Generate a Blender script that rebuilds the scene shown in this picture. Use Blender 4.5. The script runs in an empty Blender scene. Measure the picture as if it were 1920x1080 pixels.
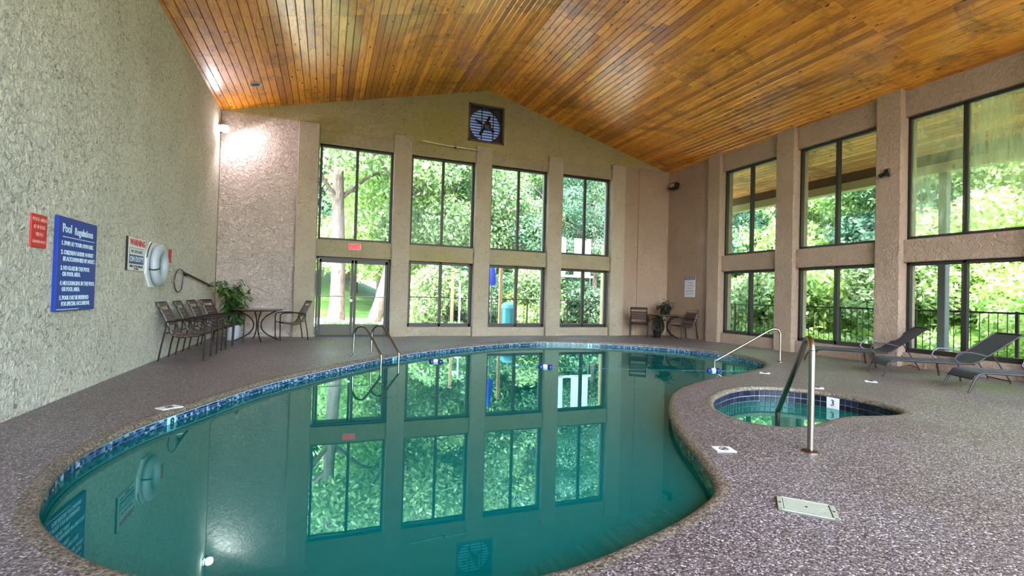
import bpy, math, random
import numpy as np
from mathutils import Vector, Matrix
from mathutils.geometry import delaunay_2d_cdt
random.seed(7); RNG = np.random.default_rng(11)
S = bpy.context.scene; C = S.collection
R = math.radians; PI = math.pi

# ---------------------------------------------------------------- camera
cam = bpy.data.cameras.new('camera'); co = bpy.data.objects.new('camera', cam); C.objects.link(co)
YAW, PIT, ROL, FPX = R(20.777), R(0.93), R(1.552), 916.5
F = Vector((math.sin(YAW)*math.cos(PIT), math.cos(YAW)*math.cos(PIT), math.sin(PIT)))
Rt = Vector((math.cos(YAW), -math.sin(YAW), 0)); Up = Rt.cross(F)
R2 = Rt*math.cos(ROL)+Up*math.sin(ROL); U2 = Up*math.cos(ROL)-Rt*math.sin(ROL)
M = Matrix((R2, U2, -F)).transposed().to_4x4(); M.translation = Vector((0, 0, 1.15))
co.matrix_world = M
cam.sensor_width = 36; cam.lens = 36*FPX/1920; cam.clip_end = 300; cam.clip_start = .05
S.camera = co

# ---------------------------------------------------------------- world, sun, exposure
w = bpy.data.worlds.new('world'); S.world = w; w.use_nodes = True
nt = w.node_tree; bg = nt.nodes['Background']
sky = nt.nodes.new('ShaderNodeTexSky'); sky.sky_type = 'NISHITA'; sky.sun_disc = False
sky.sun_elevation = R(58); sky.sun_rotation = R(-144); sky.air_density = 1.2; sky.dust_density = 2.5; sky.ozone_density = 1.5
nt.links.new(sky.outputs[0], bg.inputs[0]); bg.inputs[1].default_value = 1.3
sun = bpy.data.lights.new('sun', 'SUN'); sun.energy = 4.6; sun.angle = R(2); sun.color = (1, .94, .82)
so = bpy.data.objects.new('sun', sun); C.objects.link(so)
so.rotation_euler = Vector((.45, .62, -1.25)).to_track_quat('-Z', 'Y').to_euler()
S.view_settings.view_transform = 'Standard'; S.view_settings.look = 'None'
S.view_settings.gamma = 1; S.view_settings.use_curve_mapping = False
S.view_settings.exposure = 1.45
S.cycles.max_bounces = 10; S.cycles.diffuse_bounces = 8; S.cycles.transparent_max_bounces = 24
S.cycles.glossy_bounces = 4; S.cycles.sample_clamp_indirect = 6; S.cycles.caustics_reflective = False
S.cycles.caustics_refractive = False

# ---------------------------------------------------------------- mesh helpers
class MB:
    def __init__(s): s.v = []; s.f = []
    def add(s, vs, fs):
        n = len(s.v); s.v += [tuple(q) for q in vs]; s.f += [tuple(i+n for i in f) for f in fs]; return s
    def box(s, x0, x1, y0, y1, z0, z1, M=None):
        vs = [Vector((x, y, z)) for x in (x0, x1) for y in (y0, y1) for z in (z0, z1)]
        if M is not None: vs = [M @ q for q in vs]
        return s.add(vs, [(0,1,3,2),(4,6,7,5),(0,4,5,1),(2,3,7,6),(0,2,6,4),(1,5,7,3)])
    def bbox(s, x0, x1, y0, y1, z0, z1, b=.01, M=None):      # box with chamfered edges
        pts = []
        for z, i in ((z0, b), (z0+b, 0), (z1-b, 0), (z1, b)):
            c = b
            pts.append([(x0+i+c, y0+i, z), (x1-i-c, y0+i, z), (x1-i, y0+i+c, z), (x1-i, y1-i-c, z), (x1-i-c, y1-i, z), (x0+i+c, y1-i, z), (x0+i, y1-i-c, z), (x0+i, y0+i+c, z)])
        vs = [Vector(q) for r_ in pts for q in r_]
        if M is not None: vs = [M @ q for q in vs]
        fs = [tuple(range(7, -1, -1)), tuple(range(24, 32))]
        for k in range(3):
            for j in range(8): fs.append((k*8+j, k*8+(j+1) % 8, k*8+8+(j+1) % 8, k*8+8+j))
        return s.add(vs, fs)
    def tube(s, pts, r, n=8, closed=False, cap=True):
        pts = [Vector(q) for q in pts]; m = len(pts); rs = r if isinstance(r, (list, tuple)) else [r]*m
        up = None; rings = []
        for i, q in enumerate(pts):
            a = pts[i-1] if (i or closed) else q; b = pts[(i+1) % m] if (i < m-1 or closed) else q
            t = (b-a).normalized()
            if up is None: up = Vector((0, 0, 1)) if abs(t.z) < .9 else Vector((1, 0, 0))
            u = (up-t*up.dot(t)).normalized(); up = u; v = t.cross(u)
            rings.append([q+(u*math.cos(2*PI*k/n)+v*math.sin(2*PI*k/n))*rs[i] for k in range(n)])
        fs = []; mm = m if closed else m-1
        for i in range(mm):
            for k in range(n):
                j = (i+1) % m; fs.append((i*n+k, j*n+k, j*n+(k+1) % n, i*n+(k+1) % n))
        if cap and not closed: fs += [tuple(range(n)), tuple(range(m*n-1, (m-1)*n-1, -1))]
        return s.add([q for r_ in rings for q in r_], fs)
    def lathe(s, prof, c=(0, 0, 0), n=24, M=None):
        vs = [Vector((r_*math.cos(2*PI*k/n), r_*math.sin(2*PI*k/n), z)) for r_, z in prof for k in range(n)]
        if M is not None: vs = [M @ q for q in vs]
        vs = [q+Vector(c) for q in vs]
        fs = [(i*n+k, i*n+(k+1) % n, i*n+n+(k+1) % n, i*n+n+k) for i in range(len(prof)-1) for k in range(n)]
        fs += [tuple(range(n-1, -1, -1)), tuple(range((len(prof)-1)*n, len(prof)*n))]
        return s.add(vs, fs)
    def prism(s, poly, a, b, axis='y'):                       # poly in the two other axes
        n = len(poly)
        def P(q, t):
            return (q[0], t, q[1]) if axis == 'y' else ((t, q[0], q[1]) if axis == 'x' else (q[0], q[1], t))
        vs = [P(q, a) for q in poly]+[P(q, b) for q in poly]
        fs = [tuple(range(n)), tuple(range(2*n-1, n-1, -1))]+[(i, i+n, (i+1) % n+n, (i+1) % n) for i in range(n)]
        return s.add(vs, fs)
    def mesh(s, name, m=None, smooth=False):
        me = bpy.data.meshes.new(name); me.from_pydata(s.v, [], s.f); me.validate(); me.update()
        import bmesh as _b
        if len(s.f) < 60000:
            b = _b.new(); b.from_mesh(me); _b.ops.recalc_face_normals(b, faces=b.faces)
            if name in ('water', 'floor', 'basin_floor', 'shell_floor') and b.faces:
                b.normal_update()
                for f_ in b.faces:
                    if f_.normal.z < 0: f_.normal_flip()
            b.to_mesh(me); b.free()
        if m: me.materials.append(m)
        if smooth:
            me.polygons.foreach_set('use_smooth', [True]*len(me.polygons))
            try: me.set_sharp_from_angle(angle=R(40))
            except Exception: pass
        return me
    def build(s, name, m, parent=None, smooth=False):
        return link(name, s.mesh(name, m, smooth), parent)
def link(name, me, parent=None, loc=None, rot=None):
    o = bpy.data.objects.new(name, me); C.objects.link(o)
    if parent: o.parent = parent
    if loc is not None: o.location = loc
    if rot is not None: o.rotation_euler = rot
    return o
def thing(name, label, cat, loc=(0, 0, 0), rz=0, group=None):
    o = bpy.data.objects.new(name, None); C.objects.link(o); o.location = loc; o.rotation_euler = (0, 0, rz)
    o.empty_display_size = .1
    return tag(o, label, cat, group)
def tag(o, label, cat, group=None):
    o['label'] = label; o['category'] = cat
    if group: o['group'] = group
    return o
def struct(o): o['kind'] = 'structure'; return o
def copy_tree(o, parent=None):
    c = o.copy(); C.objects.link(c); c.parent = parent
    for ch in o.children: copy_tree(ch, c)
    return c
def arc(c, r, a0, a1, n, plane='xz'):
    out = []
    for i in range(n+1):
        a = R(a0+(a1-a0)*i/n); u, v = r*math.cos(a), r*math.sin(a)
        out.append((c[0]+u, c[1], c[2]+v) if plane == 'xz' else ((c[0], c[1]+u, c[2]+v) if plane == 'yz' else (c[0]+u, c[1]+v, c[2])))
    return out
def smooth_path(pts, sub=6, closed=False):
    P = [Vector(q) for q in pts]; n = len(P); out = []
    for i in range(n if closed else n-1):
        g = (lambda k: P[k % n]) if closed else (lambda k: P[min(max(k, 0), n-1)])
        a, b, c, d = g(i-1), g(i), g(i+1), g(i+2)
        for j in range(sub):
            t = j/sub
            out.append(.5*((2*b)+(c-a)*t+(2*a-5*b+4*c-d)*t*t+(3*b-3*c+d-a)*t**3))
    if not closed: out.append(P[-1])
    return out

# ---------------------------------------------------------------- materials
def mat(name, col=(.5, .5, .5), rough=.6, metal=0, coat=0):
    m = bpy.data.materials.new(name); m.use_nodes = True; b = m.node_tree.nodes['Principled BSDF']
    b.inputs['Base Color'].default_value = (*col, 1); b.inputs['Roughness'].default_value = rough
    b.inputs['Metallic'].default_value = metal; b.inputs['Coat Weight'].default_value = coat
    return m
class N:
    def __init__(s, m): s.t = m.node_tree; s.b = s.t.nodes.get('Principled BSDF')
    def n(s, ty, **k):
        o = s.t.nodes.new('ShaderNode'+ty)
        for a, v in k.items():
            if a.startswith('i_'): o.inputs[a[2:].replace('_', ' ')].default_value = v
            else: setattr(o, a, v)
        return o
    def l(s, a, b): s.t.links.new(a, b)
    def pos(s, sc=(1, 1, 1), off=None):
        g = s.n('NewGeometry'); mp = s.n('Mapping'); mp.inputs['Scale'].default_value = sc
        src = g.outputs['Position']
        if off is not None:
            ad = s.n('VectorMath', operation='ADD'); s.l(src, ad.inputs[0]); s.l(off, ad.inputs[1]); src = ad.outputs[0]
        s.l(src, mp.inputs[0]); return mp.outputs[0]
    def noise(s, vec, scale, detail=4, rough=.5, dist=0):
        o = s.n('TexNoise'); o.inputs['Scale'].default_value = scale; o.inputs['Detail'].default_value = detail
        o.inputs['Roughness'].default_value = rough; o.inputs['Distortion'].default_value = dist
        s.l(vec, o.inputs['Vector']); return o.outputs['Fac']
    def vor(s, vec, scale, feat='F1'):
        o = s.n('TexVoronoi'); o.feature = feat; o.inputs['Scale'].default_value = scale; s.l(vec, o.inputs['Vector']); return o
    def ramp(s, fac, *stops):
        o = s.n('ValToRGB'); e = o.color_ramp.elements
        while len(e) < len(stops): e.new(.5)
        for q, (p, c) in zip(e, stops): q.position = p; q.color = (*c, 1) if len(c) == 3 else c
        s.l(fac, o.inputs[0]); return o.outputs[0]
    def mix(s, fac, a, b, mode='MIX'):
        o = s.n('Mix', data_type='RGBA', blend_type=mode)
        for i, v in ((0, fac), (6, a), (7, b)):
            if isinstance(v, (int, float)): o.inputs[i].default_value = v
            elif isinstance(v, tuple): o.inputs[i].default_value = (*v, 1)
            else: s.l(v, o.inputs[i])
        return o.outputs[2]
    def bump(s, h, st=.5, d=.01, nrm=None):
        o = s.n('Bump'); o.inputs['Strength'].default_value = st; o.inputs['Distance'].default_value = d
        s.l(h, o.inputs['Height'])
        if nrm is not None: s.l(nrm, o.inputs['Normal'])
        return o.outputs[0]
    def rnd(s):
        a = s.n('ObjectInfo'); b = s.n('NewGeometry'); o = s.n('Math', operation='ADD')
        s.l(a.outputs['Random'], o.inputs[0]); s.l(b.outputs['Random Per Island'], o.inputs[1])
        f = s.n('Math', operation='FRACT'); s.l(o.outputs[0], f.inputs[0]); return f.outputs[0]

def stucco(name, col, dark, st=1.0, scale=14, flecks=.5, bounce_tint=None):
    m = mat(name, col, .9); k = N(m); v = k.pos()
    n1 = k.noise(v, scale, 6, .6, 1.2); n2 = k.noise(v, 1.1, 3)
    crev = k.ramp(n1, (.30, (0, 0, 0)), (.46, (1, 1, 1)))
    fl = k.mix(k.ramp(k.noise(v, 1.7, 4, .6), (.3, (flecks*.35,)*3), (.65, (min(1, flecks*1.15),)*3)), (1, 1, 1), crev)
    c = k.mix(k.ramp(n2, (.35, (0, 0, 0)), (.7, (1, 1, 1))), tuple(q*.86 for q in col), col)
    if bounce_tint:  # patchy yellow-green: light bounced off the foliage, put into the wall colour
        c = k.mix(k.ramp(k.noise(k.pos(off=None), .55, 4), (.45, (0, 0, 0)), (.68, (1, 1, 1))), c, bounce_tint)
    inv = k.mix(1.0, (0, 0, 0), fl)
    c = k.mix(inv, dark, c)
    k.l(c, k.b.inputs['Base Color'])
    h = k.ramp(n1, (.25, (0, 0, 0)), (.55, (.8, .8, .8)), (.75, (1, 1, 1)))
    k.l(k.bump(h, st, .03), k.b.inputs['Normal'])
    return m
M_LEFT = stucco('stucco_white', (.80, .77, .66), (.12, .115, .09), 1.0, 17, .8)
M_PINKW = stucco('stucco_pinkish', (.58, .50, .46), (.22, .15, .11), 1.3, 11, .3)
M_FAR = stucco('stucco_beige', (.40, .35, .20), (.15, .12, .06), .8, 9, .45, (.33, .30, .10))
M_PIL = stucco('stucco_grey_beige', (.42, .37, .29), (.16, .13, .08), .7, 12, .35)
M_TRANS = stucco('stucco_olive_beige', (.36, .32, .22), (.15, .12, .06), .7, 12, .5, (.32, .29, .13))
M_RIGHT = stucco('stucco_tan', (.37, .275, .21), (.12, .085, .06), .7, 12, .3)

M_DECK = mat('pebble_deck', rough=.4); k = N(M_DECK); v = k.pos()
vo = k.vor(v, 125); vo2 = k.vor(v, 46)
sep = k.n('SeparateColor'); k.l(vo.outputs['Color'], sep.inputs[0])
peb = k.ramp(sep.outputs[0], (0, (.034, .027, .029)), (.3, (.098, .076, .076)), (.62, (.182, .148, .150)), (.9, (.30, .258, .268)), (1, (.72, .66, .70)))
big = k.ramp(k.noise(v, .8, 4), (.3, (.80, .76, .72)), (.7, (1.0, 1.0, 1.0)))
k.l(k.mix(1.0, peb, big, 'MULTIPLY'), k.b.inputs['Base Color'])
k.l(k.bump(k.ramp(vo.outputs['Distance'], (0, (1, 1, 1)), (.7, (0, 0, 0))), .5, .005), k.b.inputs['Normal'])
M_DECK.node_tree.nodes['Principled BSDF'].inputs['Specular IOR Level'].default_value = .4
M_COPE = mat('pebble_coping', rough=.6); k = N(M_COPE); v = k.pos()
vo = k.vor(v, 110); sep = k.n('SeparateColor'); k.l(vo.outputs['Color'], sep.inputs[0])
k.l(k.ramp(sep.outputs[0], (0, (.025, .019, .014)), (.4, (.105, .08, .06)), (1, (.32, .27, .21))), k.b.inputs['Base Color'])
k.l(k.bump(vo.outputs['Distance'], -.7, .006), k.b.inputs['Normal'])

def wood(name, dark, mid, light, rough=.22, coat=.6, knots=True, stain=True):
    m = mat(name, mid, rough, 0, coat); k = N(m); rn = k.rnd()
    cmb = k.n('CombineXYZ'); mu = k.n('Math', operation='MULTIPLY'); mu.inputs[1].default_value = 40; k.l(rn, mu.inputs[0])
    k.l(mu.outputs[0], cmb.inputs[1])
    v = k.pos((7, .55, 7), cmb.outputs[0])
    g = k.noise(v, 5, 6, .65, .6)
    c = k.ramp(g, (.22, dark), (.5, mid), (.78, light))
    tint = k.ramp(rn, (0, (.62, .50, .42)), (.4, (.95, .9, .85)), (.7, (1.1, 1.05, 1.0)), (1, (1.25, 1.28, 1.2)))
    c = k.mix(1.0, c, tint, 'MULTIPLY')
    if knots:
        vk = k.vor(k.pos((6, 2.6, 6), cmb.outputs[0]), 1.0)
        c = k.mix(k.ramp(vk.outputs['Distance'], (.07, (1, 1, 1)), (.15, (0, 0, 0))), c, (.03, .012, .006))
    if stain:
        st = k.noise(k.pos(), .8, 8, .75, .6)
        c = k.mix(k.ramp(st, (.52, (0, 0, 0)), (.68, (.8, .8, .8))), c, (.16, .05, .010))
        st2 = k.noise(k.pos((1, 1, 1)), 2.3, 5, .7, 1)
        c = k.mix(k.ramp(st2, (.66, (0, 0, 0)), (.74, (.55, .55, .55))), c, (.55, .45, .33))
    k.l(c, k.b.inputs['Base Color'])
    rr = k.ramp(g, (.2, (rough+.16,)*3), (.8, (rough,)*3)); k.l(rr, k.b.inputs['Roughness'])
    k.b.inputs['Coat Roughness'].default_value = .16
    k.l(k.bump(g, .15, .004), k.b.inputs['Normal'])
    return m
M_PLANK = wood('varnished_pine', (.34, .07, .005), (.92, .36, .028), (1.0, .62, .12))
M_SOFFIT = wood('soffit_pine', (.34, .14, .03), (.78, .40, .11), (.98, .66, .26), .45, .1)
M_BEAM = mat('stained_beam', (.12, .065, .03), .6)
M_BEAM2 = mat('painted_fascia', (.42, .38, .20), .6)
M_DARKWOOD = mat('dark_backing', (.02, .008, .003), .8)
M_BRONZE = mat('bronze_frame', (.028, .023, .021), .5, .1)
M_BLACK = mat('black_metal', (.018, .014, .014), .4, .3)
M_CHAIR = mat('brown_metal', (.014, .009, .008), .45, .1)
for m_ in (M_CHAIR,): m_.node_tree.nodes['Principled BSDF'].inputs['Specular IOR Level'].default_value = .25
M_STRAP = mat('brown_strap', (.075, .048, .042), .36)
M_STEEL = mat('stainless_steel', (.36, .32, .28), .25, 1)
M_WHITE = mat('white_plastic', (.78, .79, .80), .45)
M_CREAM = mat('cream_plastic', (.33, .35, .27), .5)
M_BLUE = mat('blue_sign_paint', (.002, .03, .30), .4); M_RED = mat('red_sign', (.55, .03, .03), .5)
M_INK = mat('white_lettering', (.62, .80, .92), .5); M_PINK = mat('faded_lettering', (.75, .35, .32), .5)
M_NAVY = mat('navy_paint', (.01, .015, .18), .4); M_KBLACK = mat('black_lettering', (.02, .02, .03), .5)
M_RING = mat('ring_white', (.42, .48, .54), .35); M_TEAL = mat('teal_plastic', (.02, .20, .22), .4)
M_UMB = mat('blue_canvas', (.01, .05, .62), .7); M_POT = mat('grey_white_pot', (.55, .57, .66), .4)
M_POST = mat('orange_post', (.36, .20, .10), .7); M_GREY = mat('grey_post', (.10, .105, .10), .7)
M_SLING = mat('grey_sling', (.045, .048, .08), .6)
k = N(M_SLING); v = k.pos(); k.l(k.bump(k.noise(v, 260, 2), .3, .002), k.b.inputs['Normal'])
M_LFRAME = mat('lounger_frame', (.02, .014, .02), .35, .3)
M_TILE = mat('navy_tile', (.012, .02, .10), .3); k = N(M_TILE)
k.l(k.ramp(k.rnd(), (0, (.003, .003, .010)), (.6, (.006, .007, .028)), (1, (.02, .02, .05))), k.b.inputs['Base Color'])
M_MOSAIC = mat('mosaic_tile', (.1, .2, .4), .15); k = N(M_MOSAIC)
k.l(k.ramp(k.rnd(), (0, (.004, .015, .06)), (.4, (.015, .06, .16)), (.75, (.08, .17, .28)), (1, (.40, .50, .56))), k.b.inputs['Base Color'])
M_GROUT = mat('pale_grout', (.22, .27, .32), .8)
M_PLASTER = mat('pool_plaster', (.42, .62, .58), .8); k = N(M_PLASTER)
k.l(k.ramp(k.noise(k.pos(), 1.4, 5), (.3, (.30, .52, .48)), (.7, (.45, .66, .60))), k.b.inputs['Base Color'])
M_CONC = mat('pale_concrete', (.55, .53, .48), .9); M_SAND = mat('sunlit_path', (.62, .55, .42), .9)
M_GRASS = mat('grass', (.14, .30, .03), .9); k = N(M_GRASS)
k.l(k.ramp(k.noise(k.pos(), 1.2, 6, .7), (.3, (.05, .13, .02)), (.55, (.12, .26, .04)), (.8, (.24, .36, .09))), k.b.inputs['Base Color'])
M_BARK = mat('bark', (.3, .22, .19), .95); k = N(M_BARK); v = k.pos((3, 3, .7)); g = k.noise(v, 5, 6, .7, .5)
k.l(k.ramp(g, (.3, (.045, .032, .03)), (.7, (.24, .18, .165))), k.b.inputs['Base Color']); k.l(k.bump(g, 1, .04), k.b.inputs['Normal'])
M_HOUSE = mat('white_siding', (.38, .41, .47), .7)

def leafmat(name, a, b, c, tr=.45):
    m = mat(name, b, .5); k = N(m); rn = k.rnd()
    col = k.ramp(rn, (0, a), (.5, b), (1, c))
    big = k.ramp(k.noise(k.pos(), .45, 2), (.35, (.72, .82, .75)), (.65, (1.12, 1.1, 1.0)))
    col = k.mix(1.0, col, big, 'MULTIPLY')
    k.l(col, k.b.inputs['Base Color'])
    t = k.n('BsdfTranslucent'); k.l(col, t.inputs[0]); mx = k.n('MixShader'); mx.inputs[0].default_value = tr
    k.l(k.b.outputs[0], mx.inputs[1]); k.l(t.outputs[0], mx.inputs[2])
    k.l(mx.outputs[0], k.t.nodes['Material Output'].inputs[0]); return m
M_LEAF = leafmat('leaf_green', (.09, .16, .06), (.26, .38, .17), (.62, .70, .46))
M_LEAF2 = leafmat('leaf_bright', (.20, .36, .08), (.50, .66, .24), (.88, .92, .66))
M_LEAF3 = leafmat('leaf_bluegreen', (.05, .13, .07), (.14, .28, .18), (.38, .52, .40))
M_LEAF4 = leafmat('leaf_indoor', (.02, .07, .02), (.06, .18, .04), (.16, .34, .08), .25)
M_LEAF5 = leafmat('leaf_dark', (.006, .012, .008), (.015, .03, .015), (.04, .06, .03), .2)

def glassmat(name, haze=0):
    m = bpy.data.materials.new(name); m.use_nodes = True; k = N(m); k.t.nodes.remove(k.b)
    tr = k.n('BsdfTransparent'); tr.inputs[0].default_value = (.93, .96, .95, 1)
    gl = k.n('BsdfGlossy'); gl.inputs['Roughness'].default_value = .02
    fr = k.n('Fresnel'); fr.inputs[0].default_value = 1.12
    mx = k.n('MixShader'); k.l(fr.outputs[0], mx.inputs[0]); k.l(tr.outputs[0], mx.inputs[1]); k.l(gl.outputs[0], mx.inputs[2])
    out = mx.outputs[0]
    if haze:
        h = k.noise(k.pos((9, 9, .8)), 1.6, 6, .65); h2 = k.noise(k.pos((1, 1, 1)), 1.2, 3)
        a = k.ramp(h, (.25, (.12,)*3), (.8, (haze,)*3)); b = k.ramp(h2, (.3, (.35,)*3), (.6, (1, 1, 1)))
        f = k.mix(1.0, a, b, 'MULTIPLY')
        t = k.n('BsdfTranslucent'); t.inputs[0].default_value = (.92, .92, .95, 1); m2 = k.n('MixShader')
        k.l(f, m2.inputs[0]); k.l(out, m2.inputs[1]); k.l(t.outputs[0], m2.inputs[2]); out = m2.outputs[0]
    k.l(out, k.t.nodes['Material Output'].inputs[0]); return m
M_GLASS = glassmat('window_glass'); M_HAZY = glassmat('streaked_glass', .5)

def watermat(name, tint, murk, mf):
    m = bpy.data.materials.new(name); m.use_nodes = True; k = N(m); k.t.nodes.remove(k.b)
    tr = k.n('BsdfTransparent'); tr.inputs[0].default_value = (*tint, 1)
    df = k.n('BsdfDiffuse'); df.inputs[0].default_value = (*murk, 1)
    bn = k.bump(k.noise(k.pos(), 3.0, 2), .02, .01)
    gl = k.n('BsdfGlossy'); gl.inputs['Roughness'].default_value = 0.0; gl.inputs[0].default_value = (.66, 1, .97, 1); k.l(bn, gl.inputs['Normal'])
    fr = k.n('Fresnel'); fr.inputs[0].default_value = 1.85
    m1 = k.n('MixShader'); m1.inputs[0].default_value = mf; k.l(tr.outputs[0], m1.inputs[1]); k.l(df.outputs[0], m1.inputs[2])
    m2 = k.n('MixShader'); k.l(fr.outputs[0], m2.inputs[0]); k.l(m1.outputs[0], m2.inputs[1]); k.l(gl.outputs[0], m2.inputs[2])
    k.l(m2.outputs[0], k.t.nodes['Material Output'].inputs[0]); return m
M_WATER = watermat('pool_water', (.04, .50, .47), (.0, .21, .195), .55)
M_SPAW = watermat('spa_water', (.10, .55, .46), (.005, .24, .18), .6)
def emit(name, col, s):
    m = bpy.data.materials.new(name); m.use_nodes = True; b = m.node_tree.nodes['Principled BSDF']
    b.inputs['Emission Color'].default_value = (*col, 1); b.inputs['Base Color'].default_value = (*col, 1); b.inputs['Emission Strength'].default_value = s; return m
M_LAMP = emit('lamp_lens', (1, .93, .95), 30)

# ---------------------------------------------------------------- dimensions
XL, XR, D, Y0 = -2.455, 10.44, 13.24, -5.0
XRD, ZR, ZE = 4.176, 6.988, 5.338
SL_L, SL_R = .2453, -.2637
def roofz(x): return ZR+(SL_L if x < XRD else SL_R)*(x-XRD)

POOL = [(-1.34,3.2),(-1.46,3.6),(-1.53,3.95),(-1.54,4.3),(-1.49,4.7),(-1.38,5.15),(-1.14,5.75),(-.67,6.85),(-.07,7.75),(.42,8.4),(1.0,9.12),(1.75,9.92),
 (2.7,10.65),(3.6,11.2),(4.6,11.65),(5.7,11.72),(6.75,11.3),(7.65,10.6),(8.25,9.75),(8.5,8.85),(8.42,8.05),(8.1,7.32),(7.65,6.83),(7.2,6.5),(6.5,6.2),
 (5.82,5.95),(5.2,5.70),(4.6,5.38),(4.13,5.05),(3.83,4.74),(3.5,4.35),(3.17,3.9),(2.92,3.48),(2.7,3.06),(2.49,2.68),(2.35,2.46),(2.2,2.32),(1.98,2.2),
 (1.75,2.1),(1.45,2.0),(1.1,1.9),(.75,1.87),(.3,1.92),(-.15,2.08),(-.6,2.33),(-.9,2.57),(-1.15,2.88)]
SPA = [(4.12,4.35),(4.38,4.62),(4.78,4.87),(5.2,5.05),(5.6,5.08),(5.92,4.92),(6.14,4.62),(6.2,4.25),(6.17,3.92),(6.07,3.64),(5.9,3.48),(5.72,3.43),
 (5.5,3.45),(5.28,3.49),(5.06,3.52),(4.78,3.47),(4.46,3.38),(4.2,3.35),(4.0,3.41),(3.87,3.56),(3.84,3.76),(3.9,4.0),(4.0,4.2)]
def outline(pts, step=.08):
    P = smooth_path([(a, b, 0) for a, b in pts], 12, True)
    P = [Vector((q.x, q.y)) for q in P]; n = len(P)
    for _ in range(14): P = [(P[i-1]+P[i]*2+P[(i+1) % n])/4 for i in range(n)]
    L = [0]
    for i in range(n): L.append(L[-1]+(P[(i+1) % n]-P[i]).length)
    m = int(L[-1]/step); out = []; j = 0
    for t in range(m):
        s_ = L[-1]*t/m
        while L[j+1] < s_: j += 1
        out.append(P[j].lerp(P[(j+1) % n], (s_-L[j])/(L[j+1]-L[j])))
    ar = sum(out[i].x*out[(i+1) % m].y-out[(i+1) % m].x*out[i].y for i in range(m))
    return out if ar > 0 else out[::-1]
def inside(p, poly):
    x, y = p; c = False; n = len(poly)
    for i in range(n):
        a, b = poly[i], poly[i-1]
        if (a.y > y) != (b.y > y) and x < (b.x-a.x)*(y-a.y)/(b.y-a.y)+a.x: c = not c
    return c
def offs(P, d):                                             # + = outwards (CCW loops)
    n = len(P); out = []
    for i in range(n):
        t = (P[(i+1) % n]-P[i-1]).normalized(); out.append(P[i]+Vector((t.y, -t.x))*d)
    return out
PO = outline(POOL); SO = outline(SPA, .06)
PD, SD = offs(PO, .09), offs(SO, .08)

# ---------------------------------------------------------------- floor (pebble deck)
def fill(loops, holes, grid=None, zf=lambda x, y: 0):
    vs = []; ed = []
    for L in loops+holes:
        n = len(vs); vs += [Vector(q) for q in L]; ed += [(n+i, n+(i+1) % len(L)) for i in range(len(L))]
    if grid: vs += grid
    r = delaunay_2d_cdt(vs, ed, [], 0, 1e-5); V, Fc = r[0], r[2]
    out = []
    for f in Fc:
        c = sum((V[i] for i in f), Vector((0, 0)))/len(f)
        if inside(c, loops[0]) and not any(inside(c, h) for h in holes): out.append(tuple(f))
    m = MB(); m.add([(q.x, q.y, zf(q.x, q.y)) for q in V], out); return m
rect = [Vector(q) for q in ((XL, Y0), (XR+.1, Y0), (XR+.1, D+.1), (XL, D+.1))]
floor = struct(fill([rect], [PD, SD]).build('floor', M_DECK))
def ringstrip(P, prof):
    m = MB(); n = len(P); rows = [[(q.x, q.y, z) for q in offs(P, d)] for d, z in prof]
    m.v = [q for r_ in rows for q in r_]
    for k_ in range(len(prof)-1):
        for i in range(n): j = (i+1) % n; m.f.append((k_*n+i, k_*n+j, (k_+1)*n+j, (k_+1)*n+i))
    return m
cope = [(.09, 0), (.05, .003), (.02, -.002), (.005, -.014), (0, -.03), (.0, -.042), (.006, -.052), (.03, -.056)]
struct(ringstrip(PO, cope).build('trim_1', M_COPE, smooth=True))
struct(ringstrip(SO, cope[:-1]+[(.02, -.058)]).build('trim_2', M_COPE, smooth=True))

# ---------------------------------------------------------------- swimming pool
WZ = -.125
def pool_depth(x, y):
    s_ = max(0, min(1, ((x-4.6)+(y-7.2)*.15+1)/2)); return -2.1+1.05*s_
pool = thing('swimming_pool', 'curving kidney shaped indoor pool full of teal water', 'swimming pool', (3, 7, 0))
def child(o, parent):
    o.parent = parent; o.matrix_parent_inverse = Matrix.Translation(parent.location).inverted() if parent.rotation_euler.z == 0 else parent.matrix_basis.inverted(); return o
inn = [.02, .03, .03, -.03, -.15]
m = MB(); n = len(PO); rows = []
for d_, z in ((.03, -.05), (.03, -.24), (.03, -.8)): rows.append([(q.x, q.y, z) for q in offs(PO, d_)])
rows.append([(q.x, q.y, pool_depth(q.x, q.y)) for q in offs(PO, .03)])
m.v = [q for r_ in rows for q in r_]
for a in range(3):
    for i in range(n): j = (i+1) % n; m.f.append((a*n+i, a*n+j, a*n+n+j, a*n+n+i))
gr = [Vector((x, y)) for x in np.arange(-1.4, 8.4, .45) for y in np.arange(2.1, 11.6, .45)]
gr = [g for g in gr if inside(g, offs(PO, -.15))]
child(m.build('basin', M_PLASTER), pool)
child(fill([offs(PO, .03)], [], gr, pool_depth).build('basin_floor', M_PLASTER), pool)
for i, (sx, sz) in enumerate(((.9, -.35), (.6, -.6), (.3, -.85))):          # entry steps under the grab rail
    st = MB(); c0 = Vector((8.25, 7.9)); st.lathe([(sx+.25, -1.6), (sx+.25, sz), (sx+.2, sz+.03)], (c0.x, c0.y, 0), 28)
wtr = fill([offs(PO, .028)], [], gr, lambda x, y: WZ).build('water', M_WATER); child(wtr, pool); wtr['label'] = 'still teal water mirroring the windows'
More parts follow.
